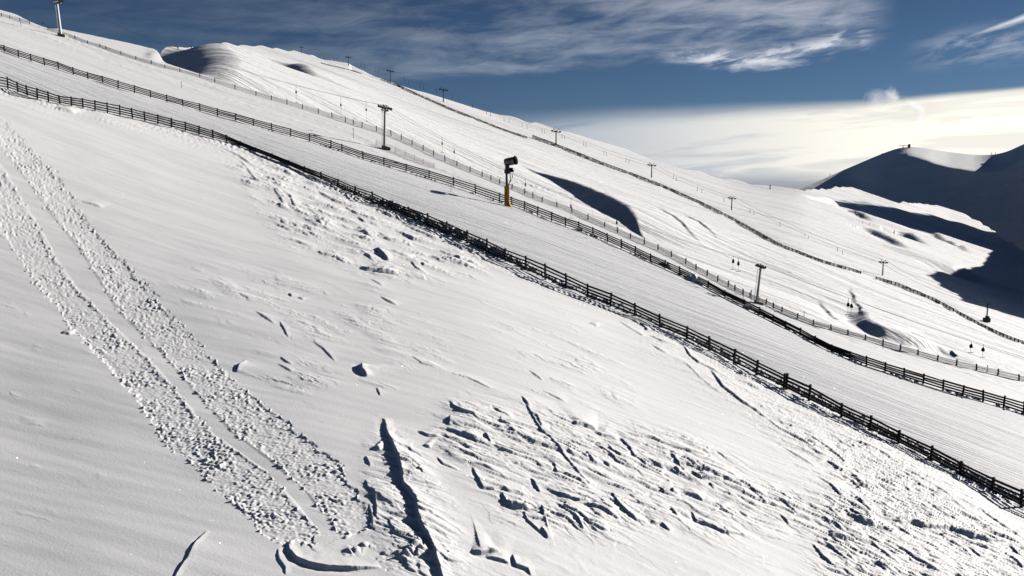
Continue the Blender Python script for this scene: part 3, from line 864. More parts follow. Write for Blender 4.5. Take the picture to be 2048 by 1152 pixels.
for it in range(3):
    PY2 = bot[None, :] + (top - bot)[None, :] * tt[:, None]
    X2, Y2 = far_xy(PX2, PY2)
    Z2 = ray(PX2, PY2)[1] * Y2
    S2 = X2 * E1[0] + Y2 * E1[1]
    T2 = X2 * E2[0] + Y2 * E2[1]
    near1 = np.clip(1.35 - Y2 / 420, 0, 1)
    h2 = 0.5 * perlin(S2 / 60, T2 / 18, 201) + near1 * (0.22 * perlin(S2 / 25, T2 / 6, 202) + 0.10 * np.clip(1.3 - Y2 / 250, 0, 1) * perlin(S2 / 14, T2 / 2.5, 203))
    h2 += np.clip((Y2 - 250) / 400, 0, 1) * (3.0 * perlin(S2 / 160, T2 / 40, 204) + 0.5 * perlin(S2 / 90, T2 / 34, 205))
    # hollow behind the drag lift
    far_step([(1040, 337), (1062, 351), (1100, 371), (1150, 396), (1200, 421), (1245, 448), (1280, 470), (1300, 482)], 3.5, 1.6, 45.0, .62, .33)
    # dark side of the summit
    far_scarp([(440, 80), (456, 95), (476, 112), (486, 122), (474, 136), (466, 150), (474, 162)], 17.0, 1.9, 5.0, 0.4, 0, .15, .3, 4.0)
    far_scarp([(590, 121), (604, 128), (620, 137), (634, 148), (642, 156)], 8.0, 2.0, 5.0, 0.3, 0, .25, .3, 4.0)
    far_scarp([(590, 164), (620, 168), (665, 186)], 1.6, 2.2, 9.0, 0.4)
    far_scarp([(480, 112), (510, 113), (530, 116)], 2.0, 1.9, 8.0, 0.3)
    # drifts of the gully on the right
    far_scarp([(1735, 610), (1741, 636), (1765, 650), (1800, 661), (1840, 673), (1890, 684)], 2.2, 1.7, 10.0, 0.4)
    far_scarp([(1790, 668), (1830, 678), (1870, 686), (1920, 700)], 1.0, 1.7, 9.0, 0.4)
    far_scarp([(1720, 655), (1750, 668), (1780, 684)], 1.0, 1.7, 9.0, 0.4)
    far_scarp([(1870, 690), (1905, 705), (1940, 718), (1990, 728)], 1.8, 1.7, 9.0, 0.4)
    for L_ in ([(1290, 420), (1330, 440), (1380, 480), (1420, 505)], [(1345, 425), (1400, 462), (1440, 500)], [(1640, 590), (1660, 610), (1690, 640)], [(1700, 570), (1715, 600), (1735, 640)]):
        far_scarp(L_, 0.45, 1.7, 9.0, 0.5, 0.6)
    for L_, H_ in (([(1560, 384), (1610, 392), (1660, 402), (1720, 415)], 5.0), ([(1640, 402), (1700, 420), (1760, 446)], 4.0), ([(1690, 440), (1740, 456), (1790, 478), (1830, 500)], 4.0), ([(1780, 452), (1820, 466), (1870, 490)], 6.0),
                    ([(1800, 500), (1850, 515), (1900, 530), (1950, 541)], 6.0), ([(1850, 455), (1900, 480), (1955, 512)], 4.0), ([(1800, 440), (1850, 452), (1900, 470)], 3.0)):
        far_scarp(L_, H_ * .8, 1.7, 9.0, 0.4, 0)

    # stepped crust patches, like on the near slope but coarser
    def far_terr(lam, seed, ls):
        ph = T2 / lam + 1.1 * perlin(S2 / ls, T2 / (lam * 2.2), seed) + 0.4 * perlin(S2 / (ls * .3), T2 / (lam * .8), seed + 1)
        fr = ph - np.floor(ph)
        return np.where(fr < 0.75, 1 - fr / 0.75, (fr - 0.75) / 0.25)


    fbr = perlin(S2 / 12, T2 / 5, 211) + 0.5 * perlin(S2 / 4, T2 / 2, 212)
    ZR = Mask([[(1230, 350), (1330, 380), (1500, 450), (1650, 520), (1780, 580), (1900, 640), (1900, 700), (1700, 640), (1560, 610), (1500, 570), (1440, 530), (1380, 470), (1290, 410)],
               [(1560, 385), (1700, 410), (1800, 480), (1900, 590), (1800, 560), (1700, 500), (1600, 430)]], 40)
    zr = ZR(PX2, PY2)
    h2 += (0.25 + 0.75 * zr) * np.clip(1.25 - Y2 / 300, 0, 1) * (0.30 * far_terr(6.0, 221, 22) * np.clip(fbr - 0.05, 0, 1) + 0.14 * far_terr(3.2, 231, 14) * np.clip(perlin(S2 / 9, T2 / 4, 213) + .1, 0, 1))
    # road cut that carries the long fence
    fy = interp([(560, 108), (640, 122), (781, 163), (900, 216), (1000, 256), (1112, 292), (1200, 327), (1320, 372), (1400, 407), (1463, 438), (1560, 492), (1640, 523), (1725, 548), (1870, 602), (1960, 652), (2048, 690), (2200, 760)], PX2)
    dR = fy - PY2
    h2 -= 1.0 * sstep(-1, 1.5, dR) * np.exp(-np.clip(dR - 2, 0, None) / 9.0) * (PX2 > 700)

    zz = Z2 + h2
    got = to_px(X2[-1], Y2[-1], zz[-1])[1]
    err = 0.7 * np.clip(got - want_top, -7, 7)
    kb = 12
    err = np.convolve(np.pad(err, kb, mode='edge'), np.ones(2 * kb + 1) / (2 * kb + 1), 'valid')
    err = err * sstep(1480, 1380, cols)
    if it < 2:
        top = top - err

# rows that fall away behind the skyline
back_r = 14
XB = [X2]
YB = [Y2]
ZB_ = [zz]
for k in range(1, back_r + 1):
    g = 3.0 * k
    f = (Y2[-1] + g) / Y2[-1]
    XB.append((X2[-1] * f)[None]); YB.append((Y2[-1] * f)[None]); ZB_.append((zz[-1] - 0.035 * g * g - 0.02 * g)[None])
Xf, Yf, Zf = np.vstack(XB), np.vstack(YB), np.vstack(ZB_)
far = grid_mesh("hillside", Xf, Yf, Zf, np.ones_like(Xf, bool), M['far'])
far['label'] = "sunlit snowy hillside behind the fences, dipping towards the right"
far['category'] = "hillside"

# ------------------------------------------------------------------ mountain across the valley
MSKY = [(1480, 395), (1540, 386), (1600, 377), (1640, 361), (1680, 343), (1720, 326), (1760, 309), (1790, 298), (1815, 293), (1850, 296), (1900, 304), (1950, 310), (1990, 309), (2015, 303), (2048, 288), (2120, 258), (2200, 235)]
mc = np.arange(1500, 2200, 1.5)
NM = 330
top = smooth_interp(MSKY, mc, 8)
bot = np.interp(mc, [1500, 1600, 1700, 1800, 1900, 2048, 2200], [440, 450, 500, 590, 680, 760, 850])
ts = np.linspace(0, 1, NM)
MX = np.repeat(mc[None, :], NM, 0)
MY = bot[None, :] + (top - bot)[None, :] * ts[:, None]
wx = 26 * perlin(MX / 70, MY / 9, 401) + 12 * perlin(MX / 26, MY / 4, 402)
wy = 6 * perlin(MX / 60, MY / 14, 403)
SLOPEM = 0.38
tongue = Mask([[(1500, 372), (1600, 384), (1650, 396), (1700, 404), (1740, 406), (1780, 416), (1800, 424), (1850, 424), (1885, 436), (1940, 468), (1972, 490), (1980, 502), (1970, 530), (1955, 545), (1935, 532), (1900, 528), (1850, 520), (1835, 505), (1780, 560), (1600, 520), (1480, 440)]], 11, 4)
wedge = Mask([[(1790, 478), (1830, 480), (1866, 492), (1850, 500), (1810, 494)], [(1700, 420), (1760, 434), (1800, 446), (1790, 452), (1730, 440)], [(1930, 500), (1962, 508), (1955, 520), (1925, 512)]], 7, 4)
shelf = Mask([[(1608, 378), (1640, 370), (1690, 362), (1726, 366), (1720, 388), (1690, 384), (1660, 380), (1630, 384)]], 6, 4)
cap = Mask([[(1700, 336), (1760, 312), (1800, 280), (1860, 280), (1900, 285), (1960, 290), (2015, 295), (2006, 318), (1990, 342), (1960, 346), (1915, 338), (1880, 326), (1850, 318), (1810, 304), (1790, 318), (1750, 336), (1690, 360), (1640, 382), (1600, 392), (1600, 372), (1640, 352)]], 7, 4)
lit = np.clip(np.maximum(cap(MX + wx * 1.0, MY + wy * .6), shelf(MX + wx * .5, MY + wy * .5)), 0, 1)
lit = sstep(0.25, 0.8, lit)
dpy = -(MY[1:] - MY[:-1])                       # pixels climbed per row (positive)
c_dark, c_lit = 0.75, 6.5
cc = c_dark + (c_lit - c_dark) * lit
dL = np.zeros_like(MX)
for r in range(1, NM):
    dp = (MY[r - 1] - MY[r])
    step = (cc[r] - c_dark) * dp / F
    dL[r] = dL[r - 1] * np.exp(-dp / 4000.0 * (1 - lit[r])) + step
# let the relief run smoothly sideways
ker = np.array([1, 4, 6, 4, 1], float) / 16
for _ in range(3):
    kb = 12
    cs = np.cumsum(np.pad(dL, ((0, 0), (kb + 1, kb)), mode='edge'), axis=1)
    dL = (cs[:, 2 * kb + 1:] - cs[:, :-2 * kb - 1]) / (2 * kb + 1)
LM = math.log(1750.0) + (-0.35 * (MX - 1850 - np.hypot(MX - 1850, 60)) - 0.3 * (MX - 1850) + c_dark * (330 - MY)) / F + dL
LM += 0.0025 * perlin(MX / 60, MY / 20, 411) * (MX < 2300) + 0.0006 * perlin(MX / 18, MY / 6, 412)
YM = np.exp(LM)
rx, rz = ray(MX, MY)
XM, ZM = rx * YM, rz * YM
XB, YB, ZB_ = [XM], [YM], [ZM]
for k in range(1, 13):
    g = 34.0 * k
    f = (YM[-1] + g) / YM[-1]
    XB.append((XM[-1] * f)[None]); YB.append((YM[-1] * f)[None]); ZB_.append((ZM[-1] - 0.0017 * g * g - 0.05 * g)[None])
mount = grid_mesh("mountain", np.vstack(XB), np.vstack(YB), np.vstack(ZB_), np.ones((NM + 12, len(mc)), bool), M['mount'])
mount['label'] = "shaded snowy mountain across the valley with a sunlit ridge"
mount['category'] = "mountain"

# unseen mountain ridge added at right, crest shaped to shade the hillside along EDGE
EDGE = [(1640, 398), (1720, 404), (1780, 414), (1815, 424), (1850, 427), (1885, 437), (1940, 468), (1968, 488), (1979, 503), (1974, 518), (1958, 532), (1935, 541), (1880, 545), (1850, 549), (1868, 562), (1895, 576), (1912, 588), (1928, 602), (1990, 621), (2048, 640), (2200, 690)]
ew = np.array(EDGE, float)
Le = np.concatenate([[0], np.cumsum(np.hypot(*np.diff(ew, axis=0).T))])
qe = np.linspace(0, Le[-1], 170)
ex, ey = np.interp(qe, Le, ew[:, 0]), np.interp(qe, Le, ew[:, 1])
crest_pts = []
sv = np.array(SUN)
for px_, py_ in zip(ex, ey):
    X_, Y_ = far_xy(px_, py_)
    Z_ = float(ray(px_, py_)[1]) * float(Y_)
    X_, Y_ = float(X_), float(Y_)
    t = max(10.0, (0.74 * Y_ - X_) / (sv[0] - 0.74 * sv[1])) + 25.0
    crest_pts.append((X_ + sv[0] * t, Y_ + sv[1] * t, Z_ + sv[2] * t))
crest_pts = np.array(crest_pts)
# sort along the ridge so that the crest never folds over itself
wc = crest_pts @ np.array([-sv[1], sv[0], 0.0])
o_ = np.argsort(-wc)
crest_pts = crest_pts[o_]
crest_pts[:, 2] += 0.006 * crest_pts[:, 1] * perlin(crest_pts[:, 1] / 9.0, crest_pts[:, 1] * 0, 431)
rows = []
for dx, dz in ((-18, -160), (-9, -60), (-3, -14), (0, 0), (6, -4), (60, -40), (260, -150)):
    rows.append(crest_pts + np.array([dx, -0.2 * dx, dz]))
rows = np.array(rows)
ridge = grid_mesh("unseen_shade_ridge", rows[..., 0], rows[..., 1], rows[..., 2], np.ones(rows.shape[:2], bool), M['mount'])
ridge['label'] = "unseen snowy ridge added to shade the right side of the hillside"
ridge['category'] = "unseen ridge"

# valley floor / cloud sea reaching the horizon
bm = bmesh.new()
ring = [bm.verts.new((70000 * math.cos(a), 70000 * math.sin(a), -260)) for a in np.linspace(0, 2 * math.pi, 64, endpoint=False)]
bm.faces.new(ring)
me = bpy.data.meshes.new("valley_ground")
bm.to_mesh(me); bm.free()
me.materials.append(M['earth'])
vg = bpy.data.objects.new("valley_ground", me)
COL.objects.link(vg)
vg['kind'] = 'structure'
vg['label'] = "hazy grey valley land reaching the horizon"
vg['category'] = "ground"

# ------------------------------------------------------------------ placing helper
bpy.context.view_layer.update()


def hit(px, py, which=None, tries=45, step=1.0):
    for k in range(tries):
        x, z = ray(px, py + k * step)
        d = Vector((float(x), 1.0, float(z))).normalized()
        best = None
        for o in (which or (near, far, mount)):
            ok, loc, nor, fi = o.ray_cast(Vector((0, 0, 0)), d)
            if ok and (best is None or loc.length < best.length):
                best = loc.copy()
        if best is not None:
            return best
    return None


def at_depth(px, py, Y):
    x, z = ray(px, py)
    return Vector((float(x) * Y, Y, float(z) * Y))


def drop(v, which):
    """straight down onto a sheet"""
    for o in which:
        ok, loc, nor, fi = o.ray_cast(Vector((v[0], v[1], 500.0)), Vector((0, 0, -1)))
        if ok:
            return loc.copy()
    return None


# ------------------------------------------------------------------ mesh helpers
class MB:
    def __init__(self):
        self.v, self.f = [], []

    def box(self, c, ax, ay, az):
        """box from centre and three half-axis vectors"""
        c, ax, ay, az = Vector(c), Vector(ax), Vector(ay), Vector(az)
        b = len(self.v)
        for sx in (-1, 1):
            for sy in (-1, 1):
                for sz in (-1, 1):
                    self.v.append(c + ax * sx + ay * sy + az * sz)
        for q in ((0, 1, 3, 2), (4, 6, 7, 5), (0, 4, 5, 1), (2, 3, 7, 6), (0, 2, 6, 4), (1, 5, 7, 3)):
            self.f.append([b + i for i in q])

    def beam(self, a, b_, w, hgt, up=Vector((0, 0, 1))):
        a, b_ = Vector(a), Vector(b_)
        d = b_ - a
        l = d.length
        d.normalize()
        s = d.cross(up)
        if s.length < 1e-5:
            s = d.cross(Vector((1, 0, 0)))
        s.normalize()
        u = s.cross(d).normalized()
        self.box((a + b_) / 2, d * (l / 2), s * (w / 2), u * (hgt / 2))

    def tube(self, pts, radii, seg=8, cap=True):
        pts = [Vector(p) for p in pts]
        if not hasattr(radii, '__len__'):
            radii = [radii] * len(pts)
        base = len(self.v)
        for i, p in enumerate(pts):
            d = (pts[min(i + 1, len(pts) - 1)] - pts[max(i - 1, 0)])
            if d.length < 1e-9:
                d = Vector((0, 0, 1))
            d.normalize()
            ref = Vector((0, 0, 1)) if abs(d.z) < 0.9 else Vector((1, 0, 0))
            s = d.cross(ref).normalized()
            u = s.cross(d)
            for k in range(seg):
                a = 2 * math.pi * k / seg
                self.v.append(p + (s * math.cos(a) + u * math.sin(a)) * radii[i])
        for i in range(len(pts) - 1):
            for k in range(seg):
                a0 = base + i * seg + k
                a1 = base + i * seg + (k + 1) % seg
                self.f.append([a0, a1, a1 + seg, a0 + seg])
        if cap:
            self.f.append([base + k for k in range(seg)][::-1])
            e = base + (len(pts) - 1) * seg
            self.f.append([e + k for k in range(seg)])

    def build(self, name, mat, parent=None, bevel=0.0, smooth=False, origin=None):
        me = bpy.data.meshes.new(name)
        off = Vector(origin) if origin is not None else (Vector(parent.location) if parent else Vector((0, 0, 0)))
        me.from_pydata([tuple(v - off) for v in self.v], [], self.f)
        me.update()
        bmx = bmesh.new()
        bmx.from_mesh(me)
        bmesh.ops.recalc_face_normals(bmx, faces=bmx.faces)
        if bevel:
            bmesh.ops.bevel(bmx, geom=list(bmx.edges), offset=bevel, segments=1, affect='EDGES', clamp_overlap=True)
        bmx.to_mesh(me)
        bmx.free()
        if smooth:
            for p in me.polygons:
                p.use_smooth = True
        me.materials.append(mat)
        o = bpy.data.objects.new(name, me)
        COL.objects.link(o)
        if parent:
            o.parent = parent
        elif origin is not None:
            o.location = origin
        return o


def thing(name, label, cat, loc, group=None):
    o = bpy.data.objects.new(name, None)
    o.empty_display_size = 0.2
    COL.objects.link(o)
    o.location = loc
    o['label'] = label
    o['category'] = cat
    if group:
        o['group'] = group
    return o


def tag(o, label, cat, group=None, kind=None):
    if label:
        o['label'] = label
    if cat:
        o['category'] = cat
    if group:
        o['group'] = group
    if kind:
        o['kind'] = kind
    return o


# ------------------------------------------------------------------ fences
def fence(spec, label, group, nrail, rail_h, post_w, mat, wob=0.065, skip=(), low=0.08, top_over=0.06, thick=0.04, hscale=1.0, twin=(), matr=None, which=None):
    pts = []
    for x, t, b in parse(spec):
        g = hit(x, b, which or (near,))
        if g is None:
            continue
        tx, tz = ray(x, t)
        H = (float(tz) * g.y - g.z) * hscale
        pts.append((g, max(0.25, H)))
    root = thing('board_fence' if nrail < 6 else 'snow_fence', label, 'fence', pts[len(pts) // 2][0], group)
    tops = []
    for i, (g, H) in enumerate(pts):
        a = pts[max(i - 1, 0)][0]
        c = pts[min(i + 1, len(pts) - 1)][0]
        d = (c - a)
        d.z = 0
        d.normalize()
        s = Vector((-d.y, d.x, 0))
        lean = Vector((random.uniform(-wob, wob), random.uniform(-wob, wob), 1)).normalized()
        mb = MB()
        hh = H + top_over + random.uniform(-.03, .05)
        k = 0.35
        mb.box(g + lean * (hh / 2 - k / 2), d * post_w / 2, s * post_w / 2, lean * ((hh + k) / 2))
        if i in twin:
            mb.box(g + lean * (hh / 2 - k / 2) + d * (post_w * 1.25), d * post_w / 2, s * post_w / 2, lean * ((hh + k + .1) / 2))
        mb.build('post', mat, root, bevel=0.012)
        tops.append((g, lean, H, s))
    for r in range(nrail):
        mb = MB()
        fr = low + (1 - low) * (r + 0.6) / nrail
        for i in range(len(tops) - 1):
            g0, l0, H0, s0 = tops[i]
            g1, l1, H1, s1 = tops[i + 1]
            o0 = s0 * -(post_w / 2 + thick / 2 + 0.003)
            o1 = s1 * -(post_w / 2 + thick / 2 + 0.003)
            j0, j1 = random.uniform(-.03, .03), random.uniform(-.03, .03)
            a = g0 + l0 * (H0 * fr + j0) + o0
            b = g1 + l1 * (H1 * fr + j1) + o1
            mb.beam(a, b + (a - b).normalized() * 0.006, thick, rail_h * random.uniform(.85, 1.15))
        mb.build('rail', matr or mat, root)
    return root


fence(FENCE1, "dark weathered board fence nearest to the camera, half buried in snow at its middle", None, 4, 0.15, 0.16, M['wood'], low=0.04, twin=(52,))
fence(FENCE2, "dark four-rail board fence on the far side of the groomed piste, behind the yellow gun", None, 4, 0.155, 0.14, M['wood'], low=0.06)
fence(FENCE3A, "short dark fence stretch on the bare skyline at the upper left corner", None, 4, 0.06, 0.12, M['wood2'], low=0.1)
fence(FENCE3B, "thin grey net fence with small dark posts along the crest behind the grey lift pylons", None, 7, 0.035, 0.13, M['wood2'], low=0.05, matr=M['wire'], thick=0.03, top_over=0.12)

# long fence on the far hillside
def far_fence(pts, label, hpx, every, broken=False):
    p = np.array(pts, float)
    L = np.concatenate([[0], np.cumsum(np.hypot(*np.diff(p, axis=0).T))])
    q = np.arange(0, L[-1], every)
    gs = []
    for a in q:
        g = hit(np.interp(a, L, p[:, 0]), np.interp(a, L, p[:, 1]), (far,))
        if g is not None:
            gs.append(g)
    root = thing('plank_fence', label, 'fence', gs[len(gs) // 2], "plank fences beside the road on the far hillside")
    H = [hpx * g.y / F for g in gs]
    for g, hh in zip(gs, H):
        mb = MB()
        mb.box(g + Vector((0, 0, hh / 2 - .3)), (0.09, 0, 0), (0, 0.09, 0), (0, 0, hh / 2 + .30))
        mb.build('post', M['wood2'], root)
    for r in range(3):
        mb = MB()
        for i in range(len(gs) - 1):
            k0, k1 = (r + .5) / 3 * H[i], (r + .5) / 3 * H[i + 1]
            mb.beam(gs[i] + Vector((0.0, -.2, k0)), gs[i + 1] + Vector((0, -.2, k1)), 0.08, H[i] / 3 * random.uniform(.45, .9))
        mb.build('rail', M['wood2'], root)
    return root


far_fence([(642, 127), (700, 141), (730, 150)], "short thin fence on the summit skyline between two lift pylons", 2.0, 7)
far_fence([(762, 160), (781, 166), (840, 193), (900, 219), (960, 243), (1000, 259), (1030, 269), (1060, 279)], "long dark plank fence below the skyline pylons, upper stretch", 4.0, 7)
far_fence([(1065, 276), (1085, 283), (1112, 293), (1200, 328), (1260, 350), (1320, 373), (1400, 408), (1463, 439), (1560, 493), (1640, 524), (1726, 549)], "longest dark plank fence crossing the middle of the far hillside", 6.0, 8)
far_fence([(1752, 559), (1800, 573), (1870, 603), (1920, 630), (1960, 652), (2010, 675), (2060, 693)], "dark plank fence stretch at the right below the red mast", 6.5, 8)

# ------------------------------------------------------------------ snow clods along the fences
def clods(name, spots, label):
    bm = bmesh.new()
    for (c, r) in spots:
        mat = Matrix.Translation(c) @ Matrix.Rotation(random.uniform(0, 6.28), 4, 'Z') @ Matrix.Diagonal((r * random.uniform(.8, 1.5), r * random.uniform(.7, 1.2), r * random.uniform(.7, 1.3), 1))
        res = bmesh.ops.create_icosphere(bm, subdivisions=1, radius=1.0, matrix=mat)
        for v in res['verts']:
            v.co += Vector((random.uniform(-1, 1), random.uniform(-1, 1), random.uniform(-1, 1))) * r * 0.25
    me = bpy.data.meshes.new(name)
    bm.to_mesh(me)
    bm.free()
    me.materials.append(M['clod'])
    o = bpy.data.objects.new(name, me)
    COL.objects.link(o)
    tag(o, label, 'snow clods', kind='stuff')
    return o


spots = []
F1 = f1
for k in range(4200):
    x = random.uniform(650, 2090)
    dens = np.interp(x, [650, 760, 860, 1000, 1080, 1300, 1420, 1500, 1700, 1800, 1990, 2090], [.25, .8, 1, .9, .35, .22, .35, .22, .4, .35, .7, .5])
    clump = 0.5 + 0.5 * math.sin(x * 0.045) * math.sin(x * 0.013 + 1)
    if random.random() > dens * (0.35 + 0.65 * clump):
        continue
    b = np.interp(x, F1[:, 0], F1[:, 2])
    g = near_xy(x, b)
    d = abs(random.gauss(0.0, 0.55)) + 0.18
    X = g[0] + E2[0] * d
    Y = g[1] + E2[1] * d
    z = drop((X, Y), (near,))
    if z is None:
        continue
    r = random.choice((.07, .09, .11, .14, .18, .22)) * (1.35 if 740 < x < 1020 else 1.0)
    hgt = random.uniform(0, 1.0 if 740 < x < 1020 else .6) * math.exp(-(d / 1.0) ** 2) * dens
    spots.append((z + Vector((0, 0, hgt)), r))
clods('snow_clods', spots, "lumpy snow clods banked behind the nearest board fence")
spots = []
for k in range(900):
    x = random.uniform(520, 2080)
    b = np.interp(x, f2[:, 0], f2[:, 2])
    if random.random() > 0.5 + 0.5 * math.sin(x * .06):
        continue
    g = near_xy(x, b)
    d = -abs(random.gauss(0, .8)) - .1
    z = drop((g[0] + E2[0] * d, g[1] + E2[1] * d), (near,))
    if z is not None:
        spots.append((z, random.choice((.06, .08, .1, .13, .2))))
for (x, y, r) in ((1330, 534, .5), (1336, 537, .4), (1388, 564, .6), (1396, 568, .5), (1160, 462, .35), (1187, 474, .35), (1275, 512, .35), (1362, 550, .3), (1492, 618, .35)):
    z = hit(x, y, (near,))
    for k in range(5):
        spots.append((z + Vector((random.uniform(-r, r), random.uniform(-r, r), random.uniform(0, r * .8))), r * random.uniform(.4, .8)))
clods('snow_clods', spots, "small snow clods at the foot of the four-rail fence beside the piste")

# ------------------------------------------------------------------ drag lift: pylons, rope, hangers
def pylon(bx, by, tx, ty, label):
    g = hit(bx, by, (near,))
    top_ = at_depth(tx, ty, g.y)
    H = (top_ - g).length
    ax = (top_ - g).normalized()
    root = thing('lift_pylon', label, 'lift pylon', g, "grey steel pylons of the near drag lift")
    k = H / 6.0
    along = Vector((E1[0], E1[1], -0.30)).normalized()
    side = along.cross(ax).normalized()          # across the lift line
    mb = MB()
    mb.tube([g - ax * 0.4, g + ax * H * 0.5, g + ax * H * 0.93], [0.215 * k, 0.18 * k, 0.15 * k], 12)
    mb.build('pole', M['galv'], root, smooth=False)
    mb = MB()
    mb.box(g + Vector((0.35 * k, -0.1, -0.05)), (0.62 * k, 0, -0.18 * k), (0, 0.5 * k, 0), (0, 0, 0.34 * k))
    mb.build('footing', M['conc'], root, bevel=0.05)
    c = g + ax * H * 0.90
    mb = MB()
    mb.beam(c - side * 0.80 * k, c + side * 0.80 * k, 0.22 * k, 0.24 * k)
    mb.build('crossarm', M['dark'], root, bevel=0.02)
    rope = []
    for sgn in (-1, 1):
        e = c + side * sgn * 0.72 * k + ax * 0.30 * k
        w_ = MB()
        w_.beam(e - along * 0.75 * k, e + along * 0.75 * k, 0.10 * k, 0.18 * k, ax)
        for q in (-.6, -.2, .2, .6):
            cc_ = e + along * q * k + ax * 0.12 * k
            w_.tube([cc_ - side * 0.07 * k, cc_ + side * 0.07 * k], 0.17 * k, 10)
        w_.build('wheel_train', M['dark'], root)
        rope.append(e + ax * 0.34 * k)
    mb = MB()
    for sgn in (-1, 1):
        a = c + side * sgn * 0.75 * k
        mb.beam(a, a + ax * 0.75 * k + along * 0.3 * k * sgn, 0.10 * k, 0.10 * k)
    mb.beam(c + side * -.75 * k + ax * .74 * k, c + side * .75 * k + ax * .74 * k, .07 * k, .07 * k)
    mb.build('catcher_frame', M['dark'], root)
    mb = MB()
    for sgn in (-1, 1):
        o = -side * 0.0 - along * 0.42 * k + side * 0.10 * k * sgn
        mb.beam(g + o, g + o + ax * H * 0.88, 0.03 * k, 0.03 * k)
    for q in np.arange(0.06, 0.88, 0.05):
        m_ = g - along * 0.42 * k + ax * H * q
        mb.beam(m_ - side * .1 * k, m_ + side * .1 * k, 0.025 * k, 0.025 * k)
    mb.build('ladder', M['galv'], root)
    return root, rope


PYL = [((122, 72), (113, -3), "tall pale lift pylon against the blue sky at the upper left corner"),
       ((769, 297), (770, 212), "lift pylon between the two fences near the red net, left of the snow gun"),
       ((1513, 606), (1522, 530), "leaning lift pylon standing behind the four-rail fence, right of the snow gun")]
ropes = []
for (b, t, lab) in PYL:
    r_, rp = pylon(b[0], b[1], t[0], t[1], lab)
    ropes.append(rp)


def sag(a, b, n, s):
    a, b = Vector(a), Vector(b)
    return [a.lerp(b, i / n) - Vector((0, 0, 4 * s * (i / n) * (1 - i / n))) for i in range(n + 1)]


end_far = [ropes[2][i] + Vector((46 + 1.5 * i, -6 + 2 * i, -15.5)) for i in range(2)]
start_far = [ropes[0][i] + Vector((-40, 26, 9)) for i in range(2)]
ROPE = []
for i in range(2):
    mb = MB()
    line = sag(start_far[i], ropes[0][i], 6, .3) + sag(ropes[0][i], ropes[1][i], 24, 2.2)[1:] + sag(ropes[1][i], ropes[2][i], 24, 2.0)[1:] + sag(ropes[2][i], end_far[i], 12, .7)[1:]
    ROPE.append(line)
    mb.tube(line, 0.016, 5)
    o = mb.build('lift_rope', M['cable'])
    tag(o, "thin steel rope of the near drag lift, running over its grey pylons, " + ("uphill strand" if i else "downhill strand"), 'rope')


def rope_point(i, px):
    L = ROPE[i]
    for a, b in zip(L[:-1], L[1:]):
        xa = to_px(a.x, a.y, a.z)[0]
        xb = to_px(b.x, b.y, b.z)[0]
        if xa <= px <= xb:
            return a.lerp(b, (px - xa) / (xb - xa + 1e-9))
    return L[-1]


HANG = [(592, 0, 34, 'highest on the rope, in the gully above the net fence'), (682, 1, 40, 'second of the three left of the middle pylon'), (732, 0, 38, 'close left of the pylon beside the red net'),
        (884, 0, 30, 'left one of the pair midway between middle pylon and snow gun'), (908, 1, 30, 'right one of the pair midway between middle pylon and snow gun'),
        (1051, 1, 24, 'just right of the snow gun barrel'), (1142, 0, 40, 'in front of the dark snow hollow'), (1234, 1, 26, 'at the tip of the dark snow hollow'),
        (1467, 0, 27, 'left one of the pair beside the leaning pylon'), (1477, 1, 26, 'right one of the pair beside the leaning pylon'),
        (1697, 0, 34, 'left one of the pair in the gully right of the leaning pylon'), (1704, 1, 34, 'right one of the pair in the gully right of the leaning pylon'),
        (1943, 0, 22, 'left one of the last pair at the right under the plank fence'), (1967, 1, 26, 'right one of the last pair at the right under the plank fence')]
for (px, i, lp, where) in HANG:
    p = rope_point(i, px)
    l = lp * p.y / F
    root = thing('tow_hanger', "tow hanger " + where, 'tow hanger', p, "tow hangers on the near drag lift")
    tilt = Vector((random.uniform(-.03, .03), 0, -1))
    mb = MB()
    mb.tube([p, p + tilt * l * 0.32], 0.022, 6)
    mb.build('rod', M['dark'], root)
    c = p + tilt * l * 0.42
    mb = MB()
    mb.tube([c + Vector((-.09, 0, 0)), c + Vector((.09, 0, 0))], 0.20, 12)
    mb.box(c + Vector((0, 0, .16)), (.07, 0, 0), (0, .07, 0), (0, 0, .12))
    mb.build('spring_box', M['black'], root)
    mb = MB()
    mb.tube([c, p + tilt * l], 0.014, 5)
    mb.build('cord', M['cable'], root)
    mb = MB()
    e = p + tilt * l
    mb.tube([e + Vector((-.30, 0, 0.0)), e + Vector((.30, 0, 0.0))], 0.03, 6)
    mb.build('bar', M['dark'], root)

# ------------------------------------------------------------------ snow gun
g = hit(1014, 412, (near,))
root = thing('snow_gun', "yellow-padded snow gun with a grey and orange barrel, beside the four-rail fence", 'snow gun', g)
P = g.y / F                                        # metres per photo pixel here
Z = Vector((0, 0, 1)); Xv = Vector((1, 0, 0)); Yv = Vector((0, 1, 0))


def gp(dx, dy, fwd=0.0):
    """offset in photo pixels from the foot"""
    return g + Xv * dx * P + Z * -dy * P + Yv * fwd


